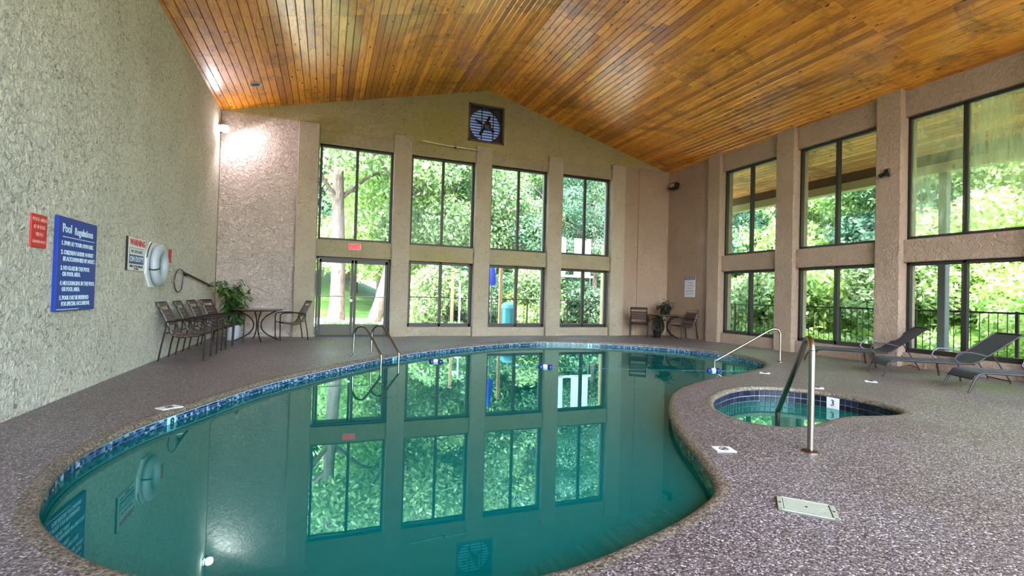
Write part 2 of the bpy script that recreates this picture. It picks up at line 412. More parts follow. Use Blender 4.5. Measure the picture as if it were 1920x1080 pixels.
def tiles(P, zs, size, depth, outw, gap=.004, every=None):
    n = len(P); L = [0]
    for i in range(n): L.append(L[-1]+(P[(i+1) % n]-P[i]).length)
    m_ = int(L[-1]/size); res = []; j = 0
    for t in range(m_):
        s_ = L[-1]*(t+.5)/m_
        while L[j+1] < s_: j += 1
        a, b = P[j], P[(j+1) % n]; c = a.lerp(b, (s_-L[j])/(L[j+1]-L[j])); tg = (b-a).normalized()
        res.append((c, math.atan2(tg.y, tg.x)))
    return res, L[-1]/m_
TP = offs(PO, .03); res, sz = tiles(TP, None, .03, .006, 0)
m = MB()
for c, a in res:
    Mt = Matrix.Translation((c.x, c.y, 0)) @ Matrix.Rotation(a, 4, 'Z')
    for z in (-.085, -.115, -.145, -.175): m.box(-sz/2+.002, sz/2-.002, -.001, .006, z+.002, z+.028, Mt)
o = child(m.build('waterline_tile', M_MOSAIC), pool); o['kind'] = 'stuff'; o['label'] = 'speckled blue mosaic band at the waterline'
child(ringstrip(TP, [(-.001, -.052), (-.001, -.18)]).build('grout_bed', M_GROUT), pool)
child(ringstrip(TP, [(-.002, -.054), (-.012, -.056), (-.012, -.062), (-.002, -.064)]).build('edge_bead', mat('pale_edge', (.5, .68, .78), .4)), pool)

def textmesh(s_, size, ex=.001, align='CENTER', bold=0):
    cu = bpy.data.curves.new('lettering', 'FONT'); cu.body = s_; cu.size = size; cu.extrude = ex; cu.align_x = align; cu.align_y = 'CENTER'
    cu.resolution_u = 2; cu.offset = bold
    o = bpy.data.objects.new('lettering', cu); C.objects.link(o)
    me = bpy.data.meshes.new_from_object(o.evaluated_get(bpy.context.evaluated_depsgraph_get()))
    bpy.data.objects.remove(o); bpy.data.curves.remove(cu); return me
def lettering(s_, size, m, parent, loc, rot, sx=1, **k_):
    me = textmesh(s_, size, **k_); me.materials.clear(); me.materials.append(m)
    o = link('lettering', me, parent, loc, rot); o.scale = (sx, 1, 1); return o
def edge_at(P, q):
    i = min(range(len(P)), key=lambda a: (P[a]-Vector(q)).length); t = (P[(i+1) % len(P)]-P[i-1]).normalized()
    return P[i], math.atan2(t.y, t.x)
def wall_depth_tile(P, q, txt, lab, h=.11, zc=-.115):
    c, a = edge_at(P, q)
    t = thing('depth_tile', lab, 'depth marker', (c.x, c.y, zc), a)
    MB().bbox(-.055, .055, -.012, .012, -h/2, h/2, .003).build('tile', mat('pale_blue_tile', (.35, .72, .80), .2), t)
    lettering(txt, .11, M_KBLACK, t, (0, .014, 0), (PI/2, 0, PI), bold=.003)
    return t
wall_depth_tile(TP, (-1.32, 5.4), '8', 'pale blue tile marked 8 under the left coping')
wall_depth_tile(TP, (6.6, 11.4), '3', 'small pale depth tile on the far pool edge')
wall_depth_tile(TP, (1.25, 9.4), '5', 'pale depth tile just right of the pool ladder')

# ---------------------------------------------------------------- hot tub
spa = thing('hot_tub', 'small rounded hot tub with dark blue tiles and teal water', 'hot tub', (5, 4.2, 0))
SW = offs(SO, .03)
child(ringstrip(SW, [(.006, -.05), (.006, -.26), (.006, -1.0)]).build('shell', mat('spa_grout', (.42, .40, .38), .8)), spa)
child(fill([offs(SO, .036)], [], None, lambda x, y: -1.0).build('shell_floor', M_PLASTER), spa)
m = ringstrip(offs(SO, -.3), [(.34, -.5), (0, -.5), (0, -1.0)]).build('bench', M_PLASTER); child(m, spa)
o = child(fill([SW], [], None, lambda x, y: -.205).build('water', M_SPAW), spa)
res, sz = tiles(SW, None, .075, 0, 0)
tm = MB().bbox(-sz/2+.004, sz/2-.004, -.007, .006, -.033, .033, .003).mesh('tile', M_TILE)
for c, a in res[::1]:
    for z in (-.095, -.168):
        o = link('tile', tm, None, (c.x, c.y, z), (0, 0, a)); child(o, spa)
c_, a_ = edge_at(SW, (6.12, 4.45))
t = thing('depth_tile', 'white marker tile among the dark hot tub tiles', 'depth marker', (c_.x, c_.y, -.13), a_)
MB().bbox(-.075, .075, -.014, .014, -.075, .075, .003).build('tile', M_WHITE, t)
lettering('3', .11, M_KBLACK, t, (0, .016, 0), (PI/2, 0, PI))

# ---------------------------------------------------------------- walls
wl_ = MB().prism([(Y0, -.3), (D+.4, -.3), (D+.4, roofz(XL)+.1), (Y0, roofz(XL)+.1)], XL-.3, XL, 'x')
struct(wl_.build('wall_left', M_LEFT))
GLY = D+.12                                                  # glass plane of the end wall
wins = [(-.25, 1.56), (2.04, 3.81), (4.29, 6.06), (6.54, 8.23)]
fan = (3.58, 4.65, 5.48, 6.56)
m = MB()
ZT = 4.87
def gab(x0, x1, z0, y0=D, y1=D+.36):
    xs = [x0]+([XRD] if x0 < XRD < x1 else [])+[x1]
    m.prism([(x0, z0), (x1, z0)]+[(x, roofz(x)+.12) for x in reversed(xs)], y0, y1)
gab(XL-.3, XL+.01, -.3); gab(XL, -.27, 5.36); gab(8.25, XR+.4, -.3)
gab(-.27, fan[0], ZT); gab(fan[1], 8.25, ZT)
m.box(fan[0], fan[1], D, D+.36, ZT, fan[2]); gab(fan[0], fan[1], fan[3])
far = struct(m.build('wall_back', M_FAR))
MB().box(XL, -.27, D, D+.36, -.3, 5.36).build('wall_panel', M_PINKW, far)
for i, (x0, x1) in enumerate(((-.76, -.27), (1.57, 2.03), (3.82, 4.28), (6.06, 6.53), (8.24, 8.72))):
    p_ = MB().bbox(x0, x1, D-.14, D+.36, -.3, 5.34, .02).build('pilaster', M_PIL, far)
for a, b in wins:
    MB().bbox(a-.02, b+.02, D-.05, D+.36, ZT, 5.2, .012).build('lintel', M_TRANS, far)
    MB().bbox(a-.02, b+.02, D-.05, D+.36, 2.02, 2.45, .012).build('transom_beam', M_TRANS, far)
for a, b in wins[1:]:
    MB().bbox(a-.02, b+.02, D-.02, D+.36, -.3, .25, .012).build('sill_wall', M_PIL, far)
MB().prism([(8.5, -.3), (XR+.3, -.3), (XR+.3, 5.36), (8.5, 5.36)], D-.012, D+.3).build('wall_panel', M_RIGHT, far)
MB().bbox(9.28, XR+.02, D-.05, D+.01, 0, 5.37, .01).build('wall_return', M_RIGHT, far)
# right wall
GLX = XR+.12
bays = [(8.98, 10.81), (6.63, 8.47), (4.30, 6.15), (1.97, 3.83)]
m = MB().prism([(11.29, -.3), (D+.3, -.3), (D+.3, ZE+.2), (11.29, ZE+.2)], XR, XR+.36, 'x')
rw = struct(m.build('wall_right', M_RIGHT))
for a, b in ((10.81, 11.29), (8.47, 8.98), (6.15, 6.63), (3.83, 4.30), (1.50, 1.97), (-2.9, -2.4)):
    MB().bbox(XR-.13, XR+.36, a, b, -.3, ZE+.1, .02).build('pilaster', M_RIGHT, rw)
for a, b in bays:
    MB().bbox(XR-.02, XR+.36, a-.02, b+.02, 4.83, ZE+.12, .012).build('lintel', M_RIGHT, rw)
    MB().bbox(XR-.03, XR+.36, a-.02, b+.02, 2.0, 2.44, .012).build('transom_beam', M_RIGHT, rw)
    MB().bbox(XR-.02, XR+.36, a-.02, b+.02, -.3, .27, .012).build('sill_wall', M_RIGHT, rw)
MB().bbox(XR-.02, XR+.36, Y0, 1.5, 4.83, ZE+.12, .012).build('lintel', M_RIGHT, rw)

# ---------------------------------------------------------------- windows and door
wn = [0]
def window(axis, a0, a1, z0, z1, mull=None, fw=.045, hazy=(), sill=0):
    wn[0] += 1; m = MB(); c = (a0+a1)/2 if mull is None else mull
    g = GLY if axis == 'y' else GLX
    def bx(u0, u1, w0, w1, d0=-.05, d1=.05):
        if axis == 'y': m.bbox(u0, u1, g+d0, g+d1, w0, w1, .006)
        else: m.bbox(g+d0, g+d1, u0, u1, w0, w1, .006)
    bx(a0, a0+fw, z0, z1); bx(a1-fw, a1, z0, z1); bx(a0, a1, z1-fw, z1); bx(a0, a1, z0, z0+fw+sill); bx(c-fw*.5, c+fw*.5, z0, z1)
    fr = struct(m.build('window_%d' % wn[0], M_BRONZE))
    for i, (u0, u1) in enumerate(((a0+fw, c-fw*.5), (c+fw*.5, a1-fw))):
        q = MB()
        if axis == 'y': q.box(u0, u1, g-.003, g+.003, z0+fw, z1-fw)
        else: q.box(g-.003, g+.003, u0, u1, z0+fw, z1-fw)
        pn = q.build('pane', M_HAZY if i in hazy else M_GLASS, fr)
        s_ = MB(); e = .014
        for (p0, p1, r0, r1) in ((u0, u1, z0+fw, z0+fw+e), (u0, u1, z1-fw-e, z1-fw), (u0, u0+e, z0+fw, z1-fw), (u1-e, u1, z0+fw, z1-fw)):
            if axis == 'y': s_.box(p0, p1, g-.062, g-.045, r0, r1)
            else: s_.box(g-.062, g-.045, p0, p1, r0, r1)
        s_.build('glazing_bead', M_BRONZE, fr)
    return fr
for a, b in wins: window('y', a, b, 2.45, ZT)
for a, b in wins[1:]: window('y', a, b, .25, 2.02, fw=.06, sill=.03)
for i, (a, b) in enumerate(bays):
    window('x', a, b, 2.44, 4.83, hazy=(0, 1) if i == 2 else ())
    window('x', a, b, .27, 2.0, fw=.055, sill=.03)
a, b = wins[0]; c = (a+b)/2
m = MB(); g = GLY
for u0, u1, w0, w1 in ((a, a+.05, 0, 2.02), (b-.05, b, 0, 2.02), (a, b, 1.97, 2.02), (a, b, -.01, .02)): m.bbox(u0, u1, g-.07, g+.07, w0, w1, .006)
dr = struct(m.build('door_1', M_BRONZE))
M_HAND = mat('brushed_bar', (.45, .45, .43), .35, .8)
for s_, (u0, u1) in enumerate(((a+.055, c-.006), (c+.006, b-.055))):
    q = MB()
    for p0, p1, r0, r1 in ((u0, u0+.065, .02, 1.965), (u1-.065, u1, .02, 1.965), (u0, u1, 1.88, 1.965)): q.bbox(p0, p1, g-.03, g+.03, r0, r1, .005)
    lf = q.build('door_leaf', M_BRONZE, dr)
    MB().bbox(u0+.06, u1-.06, g-.028, g+.028, .02, .30, .006).build('kick_panel', mat('kick_panel', (.06, .058, .042), .5, .3), lf)
    MB().box(u0+.06, u1-.06, g-.004, g+.004, .30, 1.885).build('pane', M_GLASS, lf)
    MB().tube([(u0+.04, g-.09, 1.02), (u1-.04, g-.09, 1.02)], .012, 8).build('push_bar', M_HAND, lf)
    m = MB()
    for ux in (u0+.05, u1-.05): m.tube([(ux, g-.02, 1.02), (ux, g-.09, 1.02)], .01, 8)
    m.build('bar_bracket', M_HAND, lf)
    if s_ == 0: MB().lathe([(.03, -.01), (.035, 0), (.03, .012)], (u1-.045, g-.045, .92), 14, Matrix.Rotation(PI/2, 4, 'X')).build('lock', M_HAND, lf)

# ---------------------------------------------------------------- ceiling planks
m = MB(); T = .03
for x0, x1 in ((XL-.3, XRD), (XRD, XR+2.75)):
    m.prism([(x0, roofz(x0)+T), (x1, roofz(x1 if x1 <= XRD else x1)+T), (x1, roofz(x1)+.3), (x0, roofz(x0)+.3)] if x1 <= XRD else
            [(x0, ZR+T), (x1, ZR+SL_R*(x1-XRD)+T), (x1, ZR+SL_R*(x1-XRD)+.3), (x0, ZR+.3)], Y0, D+1.4)
ceil = struct(m.build('ceiling', M_DARKWOOD))
PW = .141
def plank_mesh(L, w_=PW, t=.026):
    h = w_/2-.003; e = .010; g_ = .002
    y0, y1 = g_, L-g_
    vs = [(-h, 0, t), (h, 0, t), (h, 0, e), (h-e*.8, 0, 0), (-h+e*.8, 0, 0), (-h, 0, e)]
    return [(x, y0, z) for x, y, z in vs]+[(x, y1, z) for x, y, z in vs], [tuple(range(6)), tuple(range(11, 5, -1))]+[(i, i+6, (i+1) % 6+6, (i+1) % 6) for i in range(6)]
cache = {}
stuffmb = MB()
def pl(x, z, ang, y0, L, parent, m_, individual=True):
    L = round(L, 2)
    if individual:
        if (L, m_.name) not in cache:
            a_, b_ = plank_mesh(L); cache[(L, m_.name)] = MB().add(a_, b_).mesh('plank', m_)
        link('plank', cache[(L, m_.name)], parent, (x, y0, z), (0, ang, 0))
    else:
        a_, b_ = plank_mesh(L); Mt = Matrix.Translation((x, y0, z)) @ Matrix.Rotation(ang, 4, 'Y')
        stuffmb.add([Mt @ Vector(q) for q in a_], b_)
cnt = 0
for side, sl, x_end in ((-1, SL_L, XL), (1, SL_R, XR)):
    ang = -math.atan(sl); cs = math.cos(ang); span = abs(x_end-XRD)/cs; n_ = int(span/PW)+1
    for i in range(n_):
        d_ = PW*(i+.5); x = XRD+side*d_*cs; z = ZR+sl*(x-XRD)
        if side < 0 and x < XL-.05: continue
        j1 = 9.05 if side < 0 else 9.0
        cuts = [D+.02, j1, 5.55, 2.0]
        if random.random() < .22: cuts[1] = round(j1+random.choice((-1.2, -.6, 1.22, 1.83)), 2)
        if random.random() < .15: cuts[2] = round(5.55+random.choice((-.8, .61, 1.22)), 2)
        if cnt+3 <= 292 and side < 0 and random.random() < .2: cuts.insert(1, 11.5)
        for k_ in range(len(cuts)-1):
            if cnt >= 298: pl(x, z, ang, cuts[k_+1], cuts[k_]-cuts[k_+1], ceil, M_PLANK, False)
            else: pl(x, z, ang, cuts[k_+1], cuts[k_]-cuts[k_+1], ceil, M_PLANK); cnt += 1
        pl(x, z, ang, Y0, 2.0-Y0, ceil, M_PLANK, False)
o = stuffmb.build('plank_field', M_PLANK, ceil); o['kind'] = 'stuff'
# eave outside the right windows
eave = thing('porch_eave', 'pine boarded porch eave with a dark beam outside the upper right windows', 'eave', (12, 6, 4.8))
ang = -math.atan(SL_R)
for i in range(18):
    x = XR+.42+PW*math.cos(ang)*(i+.5); z = ZR+SL_R*(x-XRD)
    for y0, L in ((D-3.4, 3.4), (D-7.1, 3.7), (D-11.1, 4.0), (D-15, 3.9)):
        if (L, 'sof') not in cache:
            a_, b_ = plank_mesh(L); cache[(L, 'sof')] = MB().add(a_, b_).mesh('plank', M_SOFFIT)
        child(link('plank', cache[(L, 'sof')], None, (x, y0+(.6 if i % 2 else 0), z), (0, ang, 0)), eave)
child(MB().bbox(12.93, 13.13, -4, D+1, 4.43, 4.80, .01).build('beam', M_BEAM), eave)
child(MB().bbox(13.14, 13.26, -4, D+1, 4.22, 4.62, .01).build('fascia_board', M_BEAM2), eave)
child(MB().bbox(12.90, 13.16, -4, D+1, 4.20, 4.425, .01).build('fascia_board', M_BEAM2), eave)
PORCH_G = 'grey porch posts holding up the eave'
for yy, lab in ((6.85, 'square grey porch post behind the large right window'), (1.9, 'square grey porch post nearest the camera end of the porch')):
    t = thing('porch_post', lab, 'post', (13.0, yy, -.1), 0, PORCH_G)
    MB().bbox(-.08, .08, -.08, .08, 0, 4.34, .012).build('shaft', M_GREY, t)
    MB().bbox(-.11, .11, -.11, .11, 0, .16, .012).build('base', M_GREY, t)

# ---------------------------------------------------------------- exterior ground
def gz(x, y):
    z = -.14
    if x > 14.2: z += (x-14.2)*.62*min(1, (x-14.2)/3)
    if y > 25:
        k_ = 1/(1+math.exp((x-2.5)*.9)); z += min(y-25, 16)*(.06+.15*k_)
    return z
m = MB(); xs = list(np.arange(-30, 46, 1.0)); ys = list(np.arange(-12, 62, 1.0)); idx = {}
xs = sorted(set(xs+[XL-.25, XR+.3])); ys = sorted(set(ys+[D+.3]))
for i, x in enumerate(xs):
    for j, y in enumerate(ys): idx[i, j] = len(m.v); m.v.append((x, y, gz(x, y)))
for i in range(len(xs)-1):
    for j in range(len(ys)-1):
        cx, cy = (xs[i]+xs[i+1])/2, (ys[j]+ys[j+1])/2
        if XL-.25 < cx < XR+.3 and cy < D+.3: continue
        m.f.append((idx[i, j], idx[i+1, j], idx[i+1, j+1], idx[i, j+1]))
struct(m.build('ground', M_GRASS, smooth=True))
struct(MB().bbox(XR+.36, 13.5, -8, D+1.5, -.3, -.06, .01).build('porch_slab', M_CONC))
struct(MB().bbox(-2.5, 16, D+.36, 19, -.3, -.09, .01).build('patio', M_CONC))
struct(MB().box(-10, 3.2, 19.5, 24.6, -.2, -.11).build('path', M_SAND))

# ---------------------------------------------------------------- leaves and trees
def leaf_mesh(name, mt, blobs, n_, size, droop=0):
    w_ = np.array([b[3]**2 for b in blobs], float); w_ /= w_.sum(); pick = RNG.choice(len(blobs), n_, p=w_)
    B = np.array(blobs, float)[pick]
    d = RNG.normal(size=(n_, 3)); d /= np.linalg.norm(d, axis=1)[:, None]
    rad = RNG.uniform(.55, 1.06, n_)[:, None]; c = B[:, :3]+d*rad*B[:, 3:4]*np.array([1, 1, .85])
    nrm = d*.6+RNG.normal(size=(n_, 3))*.6+np.array([0, 0, .3]); nrm /= np.linalg.norm(nrm, axis=1)[:, None]
    a = np.cross(nrm, RNG.normal(size=(n_, 3))); a /= np.linalg.norm(a, axis=1)[:, None]; b = np.cross(nrm, a)
    s_ = size*RNG.uniform(.6, 1.3, n_)[:, None]
    V = np.stack([c-a*s_*.6, c+b*s_*.3, c+a*s_*.6, c-b*s_*.3], 1).reshape(-1, 3)
    me = bpy.data.meshes.new(name); me.vertices.add(4*n_); me.vertices.foreach_set('co', V.ravel())
    me.loops.add(4*n_); me.loops.foreach_set('vertex_index', np.arange(4*n_, dtype=np.int32))
    me.polygons.add(n_); me.polygons.foreach_set('loop_start', np.arange(0, 4*n_, 4, dtype=np.int32))
    me.update(calc_edges=True); me.materials.append(mt); return me
def blobs(n_, R_, H_, z0, r0, r1):
    out = []
    for _ in range(n_):
        a = random.random()*2*PI; q = math.sqrt(random.random())*R_; out.append((q*math.cos(a), q*math.sin(a), z0+random.random()*H_, random.uniform(r0, r1)))
    return out
CR = [leaf_mesh('crown', M_LEAF, blobs(26, 3.0, 6.0, 2.8, .9, 1.7), 28000, .16),
      leaf_mesh('crown', M_LEAF3, blobs(26, 2.8, 7.0, 2.4, .9, 1.6), 28000, .15),
      leaf_mesh('crown', M_LEAF2, blobs(24, 3.0, 5.0, 2.2, .9, 1.6), 25000, .17)]
BU = [leaf_mesh('foliage', M_LEAF2, blobs(12, 1.1, .9, .35, .4, .75), 7000, .13),
      leaf_mesh('foliage', M_LEAF, blobs(14, 1.2, 1.6, .5, .5, .8), 8000, .14),
      leaf_mesh('foliage', M_LEAF3, blobs(14, 1.2, 1.8, .5, .5, .8), 8000, .14)]
def trunkmb(h, r, lean=(0, 0)):
    m = MB(); pts = [(lean[0]*t*h+.05*math.sin(t*7), lean[1]*t*h, h*t-.3) for t in [i/9 for i in range(10)]]
    m.tube(pts, [r*(1.35 if i == 0 else 1.1-.55*i/9) for i in range(10)], 12)
    for q in range(5):
        a = q*2.4+.5; b = pts[5+q % 4]; L = h*.3
        m.tube([b, (b[0]+math.cos(a)*L*.5, b[1]+math.sin(a)*L*.5, b[2]+L*.45), (b[0]+math.cos(a)*L, b[1]+math.sin(a)*L, b[2]+L*.7)], [r*.4, r*.25, r*.08], 6)
    return m
TRK = trunkmb(7, .2).mesh('trunk', M_BARK, True)
def tree(x, y, kd, sc, lab, grp, lean=None):
    t = thing('tree', lab, 'tree', (x, y, gz(x, y)), random.random()*6, grp); t.scale = (sc, sc, sc*random.uniform(.95, 1.1))
    link('crown', CR[kd], t); link('trunk', TRK, t); return t
GA = 'leafy trees crowding the bank behind the end windows'
LA = 'leafy tree in the green bank behind the end wall windows'
for i, (x, y, kd, s_) in enumerate(((2.6, 26, 2, 1.0), (5.6, 24.5, 0, 1.0), (8.6, 25.5, 0, 1.05), (11.2, 23.5, 1, 1.0), (14.5, 25, 0, 1.1), (17.5, 23, 1, 1.0),
        (20.5, 27, 0, 1.2), (4, 31, 1, 1.3), (9.5, 31, 2, 1.3), (15, 32, 1, 1.4), (-3.2, 36, 0, 1.3), (1.5, 38, 1, 1.4), (-7, 33, 2, 1.2), (24, 24, 0, 1.1), (-1, 46, 1, 1.6), (-4.5, 29, 0, 1.1), (-1.2, 31, 1, 1.15), (1.6, 33, 0, 1.2), (-10, 38, 1, 1.6), (5.5, 36, 2, 1.4), (6, 42, 0, 1.6), (14, 42, 1, 1.7), (22, 36, 0, 1.5))):
    tree(x, y, kd, s_, LA, GA)
GB = 'sunlit trees covering the slope behind the right windows'
LB = 'sunlit leafy tree on the slope behind the right wall windows'
for i, (x, y, kd, s_) in enumerate(((19, 3, 2, .8), (19.5, 6.5, 2, .85), (19, 10, 0, .8), (19.5, 13.5, 2, .85), (20, 17.5, 0, .9), (23.5, 1, 0, .9), (24, 5, 2, 1), (24, 9, 2, 1), (24, 13, 1, 1), (25, 17, 2, 1), (29, 3, 1, 1.2), (29, 8, 2, 1.2), (29, 14, 0, 1.2), (30, 20, 2, 1.3), (36, 10, 1, 1.6), (36, 18, 0, 1.6), (19.5, -1, 0, .8))):
    tree(x, y, kd, s_, LB, GB)
def bush(x, y, kd, sc, lab, grp):
    t = thing('bush', lab, 'bush', (x, y, gz(x, y)-.1), random.random()*6, grp); t.scale = (sc, sc, sc)
    link('foliage', BU[kd], t); m_ = STEM; link('stem', m_, t)
STEM = MB().tube([(0, 0, -.1), (.05, 0, .5), (.1, .1, 1.0)], [.05, .04, .02], 6).mesh('stem', M_BARK)
for i, x in enumerate(np.arange(3.4, 17, 1.55)):
    bush(x, 20.2+1.2*random.random(), i % 3, random.uniform(.95, 1.25), 'bushy shrub beyond the patio railing at the end', 'shrubs beyond the patio railing')
for i, y in enumerate(np.arange(-2, 21, 1.6)):
    bush(15.6+random.random(), y, (0, 1, 0)[i % 3], random.uniform(1.0, 1.3), 'bright bush at the foot of the slope past the porch', 'bushes at the foot of the right slope')
for i, y in enumerate(np.arange(-1, 22, 2.3)):
    bush(18+random.random(), y+.5, (0, 0, 2)[i % 3], 1.35, 'bright bush partway up the slope past the porch', 'bushes partway up the right slope')
LOW = leaf_mesh('foliage', M_LEAF2, blobs(10, .42, .16, .08, .14, .24), 1500, .07)
for i, x in enumerate((-.6, .1, .65, 1.25, 1.95, 2.6, 3.2, 3.75)):
    t = thing('low_shrub', 'low lime green shrub outside the glass at ground level', 'shrub', (x, 14.9+.25*(i % 2), -.1), i, 'low lime shrubs outside the end wall'); t.scale = (1, 1, 1.1)
    link('foliage', LOW, t); link('stem', STEM, t).scale = (.35, .35, .3)
GC = []
m_ = 26000; V = []
gx = RNG.uniform(14.3, 34, m_); gy = RNG.uniform(-4, 26, m_)
BLX = [(float(a), float(b), gz(float(a), float(b))+.1, .35) for a, b in zip(gx[:2600], gy[:2600])]
o = link('ground_ivy', leaf_mesh('ground_ivy', M_LEAF2, BLX, 100000, .17)); o['kind'] = 'stuff'; tag(o, 'bright leafy ground cover over the slope outside the right windows', 'ivy')
# two big trunks behind the door
def ray(px, py, y):
    d = F+R2*((px-960)/FPX)+U2*((540-py)/FPX); t = y/d.y; return d.x*t, 1.15+d.z*t
def bigtree(p0, p1, y, r, lab):
    x0, z0 = ray(*p0, y); x1, z1 = ray(*p1, y); s_ = (x1-x0)/(z1-z0); z0 = gz(x0, y); h = 10
    t = thing('oak_tree', lab, 'tree', (x0, y, z0))
    trunkmb(h, r, (s_, 0)).build('trunk', M_BARK, t, True)
    link('crown', leaf_mesh('crown', M_LEAF, blobs(22, 3.6, 4, 6.2, .8, 1.5), 7000, .2), t, (s_*8, 0, 0))
bigtree((630, 590), (633, 480), 22.5, .30, 'tree with a thick straight trunk behind the left door leaf')
t = thing('slim_tree', 'dark narrow trunk seen through the right half of the fourth end window', 'tree', (ray(1113, 560, 20)[0], 20, -.14))
trunkmb(6, .13).build('trunk', M_BARK, t, True); link('crown', CR[1], t, (0, 0, 1.5)).scale = (.6, .6, .6)
bigtree((697, 590), (728, 480), 21.5, .24, 'tree with a pale leaning trunk behind the right door leaf')

# ---------------------------------------------------------------- exterior fences and things
def railing(name, p0, p1, z1, lab, n_, post=6):
    t = thing(name, lab, 'railing', (p0[0], p0[1], -.09)); d = Vector((p1[0]-p0[0], p1[1]-p0[1])); L = d.length; a = math.atan2(d.y, d.x); t.rotation_euler.z = a
    MB().box(0, L, -.02, .02, z1+.06, z1+.10).build('top_rail', M_BLACK, t); MB().box(0, L, -.015, .015, .12, .15).build('bottom_rail', M_BLACK, t)
    bm_ = MB().box(-.006, .006, -.006, .006, .12, z1+.08).mesh('baluster', M_BLACK); pm = MB().box(-.025, .025, -.025, .025, 0, z1+.12).mesh('post', M_BLACK)
    for i in range(n_+1): link('post' if i % post == 0 else 'baluster', pm if i % post == 0 else bm_, t, (L*i/n_, 0, 0))
railing('porch_railing', (13.3, 15), (13.3, 2), 1.08, 'black metal baluster railing along the porch edge', 84, 12)
railing('patio_railing', (2.2, 18.6), (13.3, 18.6), 1.02, 'dark metal baluster railing beyond the end windows', 72, 12)
x_, z_ = ray(938, 560, 17)
t = thing('wooden_post', 'orange brown wooden post behind the third end window', 'post', (x_, 17, -.09)); MB().bbox(-.055, .055, -.055, .055, 0, 2.5, .01).build('shaft', M_POST, t); MB().bbox(-.10, .10, -.10, .10, 0, .1, .01).build('base', M_POST, t)
x_, z_ = ray(1132, 460, 17.2)
t = thing('wooden_post', 'tall wooden post at the right edge of the fourth end window', 'post', (x_, 17.2, -.09)); MB().bbox(-.07, .07, -.07, .07, 0, 3.4, .01).build('shaft', M_POST, t); MB().bbox(-.10, .10, -.10, .10, 0, .1, .01).build('base', M_POST, t)
x_, z_ = ray(922, 520, 16.2)
t = thing('umbrella', 'closed blue patio umbrella hanging beside the wooden post', 'umbrella', (x_, 16.2, -.09))
MB().lathe([(.02, 2.6), (.05, 2.5), (.13, 2.0), (.16, 1.68), (.13, 1.60), (.02, 1.58)], (0, 0, 0), 12).build('canopy', M_UMB, t, True)
MB().tube([(0, 0, 0), (0, 0, 2.7)], .02, 8).build('pole', M_GREY, t); MB().lathe([(.25, 0), (.25, .05), (.05, .09)], (0, 0, 0), 16).build('base', M_GREY, t)
x_, z_ = ray(953, 585, 16)
t = thing('trash_can', 'teal domed trash can on the patio by the wooden post', 'trash can', (x_, 16, -.09))
MB().lathe([(.20, 0), (.22, .02), (.235, .78), (.225, .8)], (0, 0, 0), 20).build('body', M_TEAL, t, True)
MB().lathe([(.245, .80), (.25, .86), (.24, .93), (.17, 1.0), (.02, 1.03)], (0, 0, 0), 20).build('lid', mat('pale_teal', (.12, .38, .40), .4), t, True)
x_, z_ = ray(862, 560, 17.3)
t = thing('sign_pole', 'slim white pole with a small crosspiece behind the second end window', 'pole', (x_, 17.3, -.09))
MB().tube([(0, 0, 0), (0, 0, 1.75)], .035, 10).build('pole', M_WHITE, t); MB().bbox(-.22, .02, -.02, .02, 1.45, 1.50, .006).build('crosspiece', M_WHITE, t)
x_, z_ = ray(848, 560, 17.8)
t = thing('wooden_post', 'thin weathered post just left of the white pole', 'post', (x_, 17.8, -.09)); MB().bbox(-.05, .05, -.05, .05, 0, 2.1, .01).build('shaft', M_POST, t); MB().bbox(-.07, .07, -.07, .07, 2.1, 2.16, .01).build('cap', M_POST, t)
xa, za = ray(1056, 462, 19.4); xb, zb = ray(1092, 462, 19.4)
t = thing('panel_screen', 'white upright boards raised behind the fourth end window', 'screen', (xa, 19.4, -.1))
for px0, px1 in ((1050, 1061), (1077, 1091), (1097, 1108)):
    u0, _ = ray(px0, 460, 19.4); u1, _ = ray(px1, 460, 19.4); MB().bbox(u0-xa, u1-xa, -.03, .03, 2.2, ray(1080, 447, 19.4)[1]+.1, .01).build('board', M_HOUSE, t)
MB().bbox(-.2, ray(1110, 460, 19.4)[0]-xa+.1, -.02, .02, 2.15, 2.25, .005).build('rail', M_HOUSE, t)
for xx in (-.1, ray(1108, 460, 19.4)[0]-xa): MB().bbox(xx-.02, xx+.02, -.02, .02, 0, 2.2, .006).build('post', M_GREY, t)

